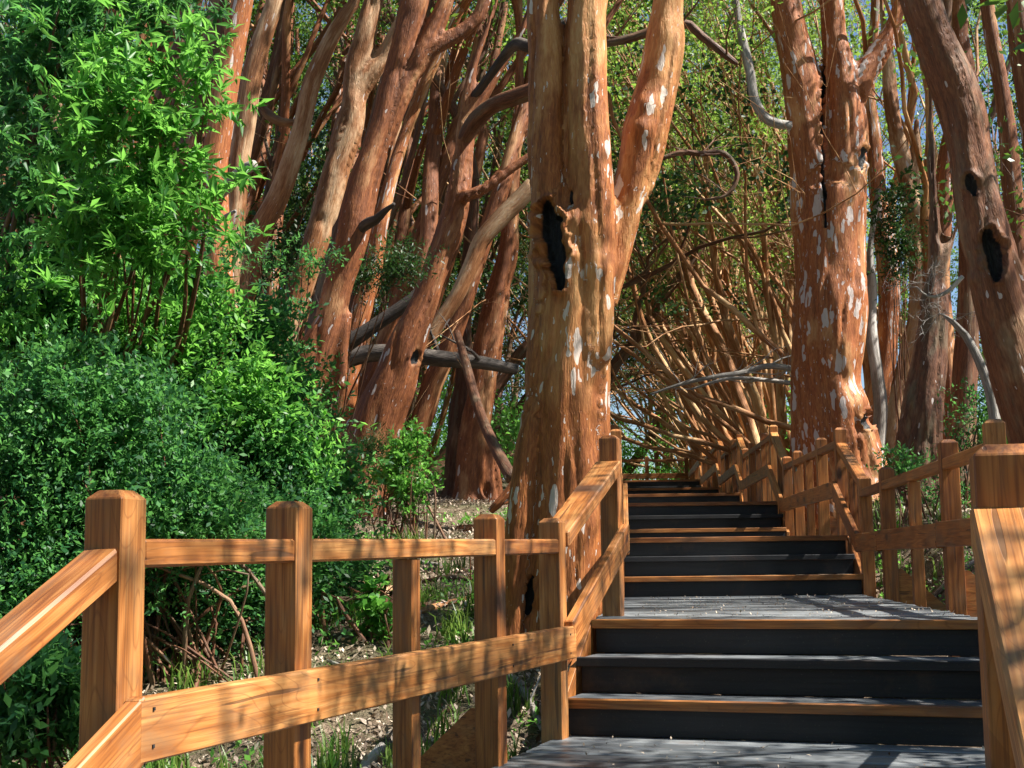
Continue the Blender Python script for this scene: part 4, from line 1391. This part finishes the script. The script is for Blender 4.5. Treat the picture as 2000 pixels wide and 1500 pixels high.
shrub('tall tree with long bright glossy leaves in rosettes at upper left',
      [(215, 250, 110, 70), (300, 150, 90, 40), (360, 215, 50, 30), (250, 370, 130, 70), (360, 400, 60, 50), (200, 480, 130, 70), (290, 480, 80, 60), (330, 300, 60, 40), (230, 90, 50, 40)],
      7.8, LEAF_BRIGHT, 0.085, 56, 'broadleaf_tree', 0.27, 0.17, 38, 0.8, 8, 3, whorl=True, cat='tree', base=(-2.9, 9.6))
shrub('middle bush of mixed light and dark leaves between leafy tree and low bushes',
      [(60, 640, 130, 110), (230, 620, 120, 90), (400, 640, 70, 70), (130, 760, 150, 90), (300, 700, 100, 80), (470, 720, 50, 50), (540, 810, 40, 50), (430, 800, 80, 60), (600, 900, 30, 40), (200, 850, 120, 70)],
      8.6, LEAF_BRIGHT, 0.05, 60, 'leafy_shrub', 0.4, 0.15, 42, 1.2, 6, 31, base=(-2.6, 9.0))
shrub('dense dark foliage tree filling the upper left corner',
      [(60, 60, 150, 140), (190, 40, 120, 90), (60, 250, 130, 130), (150, 330, 90, 90), (50, 440, 130, 110), (30, 600, 120, 120), (170, 600, 130, 80), (330, 560, 100, 50), (330, 30, 70, 60), (180, 150, 110, 80)],
      8.7, LEAF_BUSH, 0.075, 60, 'broadleaf_tree', 0.32, 0.18, 34, 1.1, 6, 4, cat='tree', base=(-3.9, 9.2), whorl=True)
shrub('wide small leaved green bush behind the level railing',
      [(330, 740, 190, 110), (500, 800, 110, 100), (150, 660, 170, 130), (550, 920, 80, 100, -0.3), (400, 890, 170, 110, -0.4), (630, 990, 50, 80), (300, 620, 110, 60), (480, 670, 90, 50), (60, 760, 100, 120)],
      9.2, LEAF_BUSH, 0.042, 120, 'leafy_shrub', 0.46, 0.17, 80, 0.9, 8, 5, base=(-1.9, 9.4))
shrub('shadowed glossy bush low behind the left railing posts',
      [(150, 850, 190, 130), (80, 1000, 160, 130), (330, 1020, 170, 110), (420, 1150, 150, 100, 0.5), (230, 1180, 170, 110, 0.3), (560, 1080, 100, 90, 0.8), (40, 1180, 120, 120, -0.2), (640, 1120, 60, 70, 1.3)],
      7.6, LEAF_BUSH, 0.036, 130, 'leafy_shrub', 0.46, 0.15, 70, 0.9, 8, 6, base=(-2.0, 7.7))
shrub('slim young bush with fresh green leaves in front of the leaning trunk',
      [(788, 895, 32, 28), (778, 940, 38, 30), (795, 975, 28, 28), (750, 935, 16, 16), (806, 860, 16, 14)],
      12.6, LEAF_BRIGHT, 0.042, 90, 'young_shrub', 0.5, 0.10, 150, 0.9, 3, 8)
shrub('leafy sprig hanging in front of the leaning trunks at centre left',
      [(470, 500, 70, 26), (560, 520, 60, 20), (620, 515, 30, 14)], 10.5, LEAF_BUSH, 0.04, 60, 'leafy_sprig', 0.35, 0.14, 60, 0.8, 1, 9)
shrub('dark needle like tuft growing on the leaning trunk',
      [(735, 880, 30, 26), (720, 895, 25, 18)], 14.0, LEAF_DARK, 0.06, 120, 'dark_tuft', 0.15, 0.14, 90, 0.8, 1, 10)
shrub('dark leafy bough hanging beside the thick leaning trunk',
      [(740, 540, 60, 24), (800, 520, 40, 24), (700, 560, 30, 16)], 13.6, LEAF_DARK, 0.05, 110, 'leafy_bough', 0.3, 0.18, 80, 0.8, 1, 12, base=(-2.1, 14.2))
shrub('low leafy plant with pale glossy leaves at lower left corner',
      [(60, 1340, 80, 60), (110, 1420, 70, 50), (30, 1440, 60, 50)], 4.6, LEAF_BUSH, 0.045, 60, 'leafy_plant', 0.4, 0.07, 60, 0.9, 3, 13)
shrub('yellow green sapling in the grass behind the railing baluster',
      [(730, 1165, 14, 20), (735, 1205, 20, 22)], 8.3, LEAF_BRIGHT, 0.05, 34, 'sapling', 0.7, 0.06, 300, 0.9, 2, 14)
shrub('sprouting green shoots beneath the trees right of the middle railing',
      [(1762, 905, 26, 14), (1775, 930, 20, 16)], 13.5, LEAF_BUSH, 0.06, 50, 'sapling', 0.3, 0.1, 200, 0.9, 2, 15)
shrub('bright bush in the shade behind the near right newel',
      [(1900, 850, 50, 40), (1925, 800, 30, 30), (1890, 960, 50, 40), (1820, 980, 60, 30)], 14.5, LEAF_BUSH, 0.04, 120, 'leafy_shrub', 0.4, 0.2, 80, 0.9, 3, 16)
shrub('leafy branch with dark foliage beside the buff trunk',
      [(1745, 470, 26, 50), (1740, 400, 20, 30), (1755, 530, 20, 30)], 18.0, LEAF_DARK, 0.05, 110, 'leafy_bough', 0.4, 0.2, 160, 0.9, 1, 17)

# ------------------------------------------------------------------ background trees
def bg_variant(seed, kind, height, nstem):
    rng = np.random.default_rng(seed)
    tb = Tubes()
    tips = []
    for s in range(nstem):
        a = rng.uniform(0, 2 * np.pi)
        p = np.array([math.cos(a), math.sin(a), 0]) * rng.uniform(0.05, 0.45)
        p[2] = -0.4
        if kind == 'arch':
            d = np.array([-rng.uniform(0.1, 0.75), rng.normal() * 0.25, 1.0])
            grow(tb, p, d, rng.uniform(0.05, 0.11), height * rng.uniform(0.75, 1.1), 3, tips, rng, 0.5, 0.26, 8, np.array([-0.30, 0, 0]), 0.35, kids=3)
        elif kind == 'lean':
            d = np.array([0.36 + rng.normal() * 0.05, rng.normal() * 0.06, 1.0])
            grow(tb, p, d, rng.uniform(0.13, 0.19), height, 3, tips, rng, 0.10, 0.10, 9, None, 0.4, kids=2)
        else:
            d = np.array([rng.normal() * 0.18 + 0.12, rng.normal() * 0.15, 1.0])
            grow(tb, p, d, rng.uniform(0.07, 0.15), height * rng.uniform(0.75, 1.1), 3, tips, rng, 0.35, 0.22, 8, None, 0.4, kids=3)
    tips = np.array(tips)
    lowest = 0.5 if kind == 'arch' else 0.3
    tips = tips[tips[:, 2] > height * lowest]
    m = 135 if kind == 'arch' else 205
    if len(tips) > m:
        tips = tips[rng.permutation(len(tips))[:m]]
    C, rn = clump_points(tips, rng.uniform(0.28, 0.62, len(tips)), 62 if kind == 'arch' else 80, rng, 0.7)
    V, F, r = leaves(C, 0.075 if kind == 'arch' else 0.085, 0.5, rng=rng, rnd=rn, up=0.4)
    return tb.mesh('trunk'), mesh_np('crown', V, F, False, {'rnd': r})

VAR = {}
for i, (kind, h, ns) in enumerate([('up', 9.5, 2), ('up', 11, 3), ('up', 8, 2), ('arch', 8.0, 5), ('arch', 9.0, 6), ('arch', 7.0, 6), ('lean', 9.5, 1), ('lean', 10.5, 2)]):
    VAR[i] = bg_variant(100 + i, kind, h, ns)
    VAR[i][0].materials.append(BARK_BG if kind == 'arch' else BARK if i % 2 else BARK_DARK)
    VAR[i][1].materials.append(LEAF_GLOW if kind == 'arch' or i == 1 else LEAF_CROWN if i != 2 else LEAF_DARK)

LAB = {'behind': ('unseen leafy forest tree on the lower side of the boardwalk, added to block sky', 'unseen trees added on the lower side to block sky'),
       'left': ('reddish trunked forest tree with leafy crown deep behind the leaning trunks', 'trees deep behind the leaning trunks'),
       'right': ('slim stemmed forest tree in the wood to the right of the boardwalk', 'trees in the wood right of the boardwalk'),
       'lean': ('slender straight trunk leaning right, deep between the nearer leaning trunks', 'slender leaning trees behind the near ones'),
       'arch': ('bushy tree with thin tangled stems arching left over the far boardwalk', 'arching trees over the far boardwalk'),
       'far': ('hazy green tree closing the view at the far end', 'trees closing the view')}
def put_bg(vi, x, y, rz, sc, kind, name='forest_tree'):
    z = gz1(x, y)
    root = empty(name, (x, y, z), LAB[kind][0], 'tree', LAB[kind][1])
    root.rotation_euler.z = rz
    root.scale = (sc, sc, sc)
    link('trunk', VAR[vi][0], None, root)
    link('crown', VAR[vi][1], None, root)
    return root

rb = random.Random(5)
for (x, y, v, a, sc) in ((8.6, 6.4, 0, 0.3, 0.95), (7.4, 3.4, 2, 1.9, 0.95), (10.2, 9.0, 1, 4.0, 0.85), (6.8, 5.0, 2, 0.7, 0.95), (8.3, 0.6, 0, 2.9, 0.85), (7.9, 8.3, 2, 5.2, 0.95)):
    put_bg(v, x, y, a, sc, 'right')  # out-of-view trees added on the sun side to dapple the rails
# arching thicket on the right of the far boardwalk
for k in range(26):
    y = 20.5 + k * 1.15 + rb.uniform(-.4, .4)
    x = np.interp(y, [a for a, b in RX], [b for a, b in RX]) + rb.uniform(0.7, 3.4)
    put_bg(3 + k % 3, x, y, rb.uniform(-0.5, 0.5), rb.uniform(0.85, 1.2), 'arch', 'arching_tree')
for k in range(0):      # left of the far boardwalk
    y = 27 + k * 6
    x = np.interp(y, [a for a, b in RX], [b for a, b in RX]) - 2.9 - rb.uniform(0, 2.2)
    put_bg(3 + k % 3, x, y, rb.uniform(2.6, 3.7), rb.uniform(0.8, 1.0), 'arch', 'arching_tree')
for k in range(8):     # beyond the end
    put_bg(3 + k % 3, 0 + rb.uniform(0, 12), 46 + rb.uniform(0, 6), rb.uniform(0, 6), rb.uniform(1.0, 1.4), 'arch', 'arching_tree')
# wood on the left
pts = []
def ok(x, y, m):
    for (a, b) in pts:
        if (a - x) ** 2 + (b - y) ** 2 < m * m:
            return False
    pts.append((x, y))
    return True
n = 0
for tries in range(900):
    y = rb.uniform(18.5, 46)
    x = rb.uniform(-0.42 * y - 1, 0.03 * y)
    if n < 36 and ok(x, y, 1.9):
        put_bg(rb.choice((0, 1, 2)), x, y, rb.uniform(-1, 1), rb.uniform(0.8, 1.25), 'left')
        n += 1
for (x, y, v, sc) in ((-3.5, -3.0, 0, 1.0), (0.5, -5.5, 1, 1.0), (3.8, -3.8, 2, 1.1), (6.8, -2.0, 0, 0.9), (-8.0, -2.0, 1, 1.0), (-2.0, -9.0, 1, 1.2),
                      (3.0, -10.0, 0, 1.2), (8.5, -7.0, 1, 1.2), (-8.5, -6.5, 0, 1.2), (-10.0, 3.0, 2, 1.0), (1.0, -15.0, 1, 1.5), (-6.5, -13.0, 0, 1.4), (9.0, -14.0, 1, 1.4)):
    put_bg(v, x, y, 0.3 * v + x, sc, 'behind')  # unseen trees added to hold back sky light from behind the camera
for k in range(30):
    y = rb.uniform(16.5, 27)
    x = -0.40 * y + (0.40 * y - 0.6) * (k + rb.uniform(0, 0.8)) / 30 - 1.0
    put_bg(6 + k % 2, x, y, rb.uniform(-0.25, 0.25), rb.uniform(0.75, 1.15), 'lean', 'leaning_tree')
n = 0
for tries in range(600):
    y = rb.uniform(19, 44)
    x = rb.uniform(0.21 * y + 4.6, 0.42 * y + 5)
    if n < 25 and ok(x, y, 1.8):
        put_bg(rb.choice((0, 1, 2, 0)), x, y, rb.uniform(-1, 1), rb.uniform(0.8, 1.2), 'right')
        n += 1
for k in range(13):
    y = rb.uniform(42, 60)
    put_bg(rb.choice((0, 1)), -27 + k * 3.9 + rb.uniform(-1, 1), y, rb.uniform(0, 6), rb.uniform(1.2, 1.6), 'far')

# far undergrowth and unseen clumps added round the camera: one mass of leaves
rng = np.random.default_rng(77)
m = 760
cy = rng.uniform(19, 62, m)
cx = rng.uniform(-0.46, 0.46, m) * cy
rx = np.interp(cy, [a for a, b in RX], [b for a, b in RX])
keep = (np.abs(cx - (rx - 1.0)) > 2.0) | (cy > 41)
keep &= ~((np.abs(cx - (-0.052 * cy)) < 0.5) & (cy < 31) & (cy > 20))
cx, cy = cx[keep], cy[keep]
cz = gz(cx, cy) + rng.uniform(0.1, 1.5, len(cx)) * np.clip(cy / 30, 0.5, 2.2)
ex = rng.uniform(-1, 11, 150)
ey = rng.uniform(41.5, 50, 150)
nb_ = 420
ba = rng.uniform(math.radians(165), math.radians(375), nb_)  # unseen clumps added behind the camera to cut low sky light
br = rng.uniform(5.5, 13, nb_)
bx_, by_ = br * np.cos(ba), br * np.sin(ba) - 1.5
kb = ~((np.abs(bx_) < 1.6) & (by_ > -6)) & (by_ < 1.5)
bx_, by_ = bx_[kb], by_[kb]
cx, cy, cz = np.concatenate([cx, bx_]), np.concatenate([cy, by_]), np.concatenate([cz, gz(bx_, by_) + rng.uniform(0, 4.5, len(bx_))])
gx_ = rng.uniform(-4.5, -0.8, 60)
gy_ = rng.uniform(36, 42, 60)
cx, cy, cz = np.concatenate([cx, gx_]), np.concatenate([cy, gy_]), np.concatenate([cz, gz(gx_, gy_) + rng.uniform(0.5, 4.5, 60)])
cx, cy, cz = np.concatenate([cx, ex]), np.concatenate([cy, ey]), np.concatenate([cz, gz(ex, ey) + rng.uniform(0, 4.2, 150)])
C, rn = clump_points(np.stack([cx, cy, cz], 1), rng.uniform(0.4, 0.95, len(cx)), 150, rng, 0.8)
V, F, r = leaves(C, 0.10, 0.5, rng=rng, rnd=rn, up=0.4)
o = leaf_obj('undergrowth', V, F, r, LEAF_BRIGHT, None)
tag(o, 'mass of green undergrowth between the far trees, with unseen clumps added behind the camera', 'undergrowth', None, 'stuff')

# crooked bare branches in front of the thicket
log('pale forked dead branch reaching left above the second flight newels', [(1270, 770, 4), (1330, 750, 7), (1400, 735, 9), (1450, 728, 10), (1500, 715, 12), (1560, 722, 12)], 18.5, DEAD, seed=21, name='dead_branch', twigs=7, cat='dead branch', tl=0.7)
log('lower pale dead branch below the forked one', [(1350, 760, 4), (1420, 740, 7), (1490, 742, 9), (1555, 750, 10)], 18.8, DEAD, seed=22, name='dead_branch', twigs=6, cat='dead branch', tl=0.7)
log('looping dark branch in front of the arching thicket', [(1290, 310, 9), (1330, 298, 12), (1370, 300, 12), (1415, 300, 12), (1440, 340, 10), (1420, 380, 8), (1380, 390, 5)], 15.5, BARK_DARK, seed=23, name='crooked_branch', twigs=6, cat='branch', tl=0.7)
log('dark branch between the thick tree and its right limb near the top', [(1180, 85, 16), (1230, 75, 18), (1330, 45, 18), (1370, 70, 16), (1420, 110, 14), (1440, 125, 8)], 12.5, BARK_DARK, seed=24, name='crooked_branch', twigs=4, cat='branch', tl=0.6)

# ------------------------------------------------------------------ distant fence gap with lawn
lx, ly = U(862, 905, 27.0).x, 27.0
root = empty('rail_fence', (lx, ly, gz1(lx, ly)), 'low wooden fence in front of a bright lawn seen between far trunks', 'fence')
zt = U(862, 897, 27).z
for px in (830, 875, 900):
    p = U(px, 900, 27)
    place_board('post', (p.x, 27, zt - 1.1), (p.x, 27, zt + 0.06), 0.11, 0.11, WOOD_RED, root, bev=0)
for yy in (897, 930):
    a, b = U(815, yy, 26.9), U(915, yy, 26.9)
    place_board('rail', a, b, 0.05, 0.09, WOOD_RED, root, bev=0)
bmx = U(862, 915, 30)
LX = np.linspace(-4.2, 1.2, 10) + bmx.x
LY = np.linspace(28.2, 36, 12)
X2, Y2 = np.meshgrid(LX, LY)
Z2 = gz(X2.ravel(), Y2.ravel()) * 0 + np.interp(Y2.ravel(), [28.2, 36], [2.55, 3.6])
i2 = (np.arange(11)[:, None] * 10 + np.arange(9)[None, :]).ravel()
lo = link('lawn', mesh_np('lawn', np.stack([X2.ravel(), Y2.ravel(), Z2], 1), np.stack([i2, i2 + 1, i2 + 11, i2 + 10], 1), True), LAWN)
tag(lo, 'bright sunlit lawn beyond the far fence', None, None, 'structure')

# ------------------------------------------------------------------ litter, grass
rng = np.random.default_rng(5)
def off_deck(x, y, m=0.05):
    rx_ = np.interp(y, [a for a, b in RX], [b for a, b in RX])
    return (x > rx_ + m) | (x < rx_ - 2.02 - m)
n = 130000
y = 3.2 + rng.uniform(0, 1, n) ** 1.4 * 15
x = rng.uniform(-1, 1, n) * (1.2 + 0.42 * y) + 0.03 * y
k = off_deck(x, y)
x, y = x[k], y[k]
P = np.stack([x, y, gz(x, y) + rng.uniform(0.004, 0.03, len(x))], 1)
V, F, r = leaves(P, 0.038, 0.45, droop=0.0, rng=rng, up=0.75, szvar=0.6)
o = leaf_obj('leaf_litter', V, F, r, LITTER, None)
tag(o, 'dry brown leaf litter covering the forest floor', 'leaf litter', None, 'stuff')
# specks of debris on steps and landings
n = 1300
y = rng.uniform(3.3, 12, n)
rx_ = np.interp(y, [a for a, b in RX], [b for a, b in RX])
x = rx_ - rng.uniform(0.12, 1.88, n)
n1d = (x * 0.326 + y * 0.945)
lim1 = n1L.x * 0.326 + n1L.y * 0.945
lim2 = n3L.x * 0.326 + n3L.y * 0.945
kk = (n1d < lim1 - 0.04) | ((n1d > lim2 + 0.1) & (y < 11.7))
x, y, n1d = x[kk], y[kk], n1d[kk]
zz = np.where(n1d < lim1, 0.003, 0.513)
V, F, r = leaves(np.stack([x, y, zz], 1), 0.016, 0.5, droop=0, rng=rng, up=0.93, szvar=0.6)
o = leaf_obj('fallen_debris', V, F, r, LITTER, None)
tag(o, 'tiny dry leaves scattered over the boardwalk planks', 'debris', None, 'stuff')

def grass(name, label, centres, per, h, spread):
    rng = np.random.default_rng(len(centres))
    idx = np.repeat(np.arange(len(centres)), per)
    m = len(idx)
    c = np.asarray(centres)[idx]
    b = c + np.stack([rng.normal(size=m) * spread, rng.normal(size=m) * spread], 1)
    z = gz(b[:, 0], b[:, 1])
    b = np.stack([b[:, 0], b[:, 1], z - 0.01], 1)
    a = rng.uniform(0, 2 * np.pi, m)
    hh = h * rng.uniform(0.45, 1.25, m)
    lean = rng.uniform(0.15, 0.9, m) * hh
    out = np.stack([np.cos(a), np.sin(a), np.zeros(m)], 1)
    sd = np.stack([-np.sin(a), np.cos(a), np.zeros(m)], 1)
    w = 0.0035 + 0.0025 * rng.uniform(0, 1, m)
    upv = np.array([0, 0, 1.0])
    p1 = b + upv * (hh * 0.6)[:, None] + out * (lean * 0.3)[:, None]
    p2 = b + upv * (hh * (1 - 0.35 * lean / hh))[:, None] + out * lean[:, None]
    V = np.stack([b - sd * w[:, None], b + sd * w[:, None], p1 + sd * (w * 0.9)[:, None], p1 - sd * (w * 0.9)[:, None],
                  p2 + sd * (w * 0.15)[:, None], p2 - sd * (w * 0.15)[:, None]], 1).reshape(-1, 3)
    i = np.arange(m)[:, None] * 6
    F = np.concatenate([i + np.array([[0, 1, 2, 3]]), i + np.array([[3, 2, 4, 5]])], 0)
    o = leaf_obj(name, V, F, np.repeat(rng.uniform(0, 1, m), 6), GRASS, None)
    tag(o, label, 'grass', None, 'stuff')

cc = []
for _ in range(170):
    y = rng.uniform(4.6, 13)
    x = -0.36 * y + rng.uniform(0, 0.36 * y + 0.3)
    if bool(off_deck(np.array([x]), np.array([y]), 0.15)[0]):
        cc.append((x, y))
grass('grass', 'long green grass tufts growing on the forest floor left of the boardwalk', cc, 26, 0.22, 0.045)
cc = []
for _ in range(170):
    y = rng.uniform(7.5, 16)
    x = np.interp(y, [a for a, b in RX], [b for a, b in RX]) + rng.uniform(0.3, 3.5)
    cc.append((x, y))
grass('grass', 'short green grass and herbs right of the middle landing', cc, 30, 0.14, 0.08)
# ground cover herbs
for nm, lab, (xa, xb), (ya, yb), n in (('ground_cover', 'low green herbs dotting the litter left of the boardwalk', (-3.2, 0.3), (5.5, 15), 2800),
                                        ('ground_cover', 'low green herbs dotting the litter right of the boardwalk', (2.9, 7.5), (7.5, 18), 5200)):
    x = rng.uniform(xa, xb, n)
    y = rng.uniform(ya, yb, n)
    q = vnoise(np.stack([x * 1.6, y * 1.6, 0 * x], 1), 8) > -0.05
    q &= off_deck(x, y, 0.1)
    x, y = x[q], y[q]
    P = np.stack([x, y, gz(x, y) + 0.03], 1)
    idx = np.repeat(np.arange(len(P)), 5)
    C = P[idx] + rng.normal(size=(len(idx), 3)) * 0.025
    V, F, r = leaves(C, 0.04, 0.55, droop=-0.3, rng=rng, up=0.6)
    tag(leaf_obj(nm, V, F, r, LEAF_BRIGHT, None), lab, 'herbs', None, 'stuff')
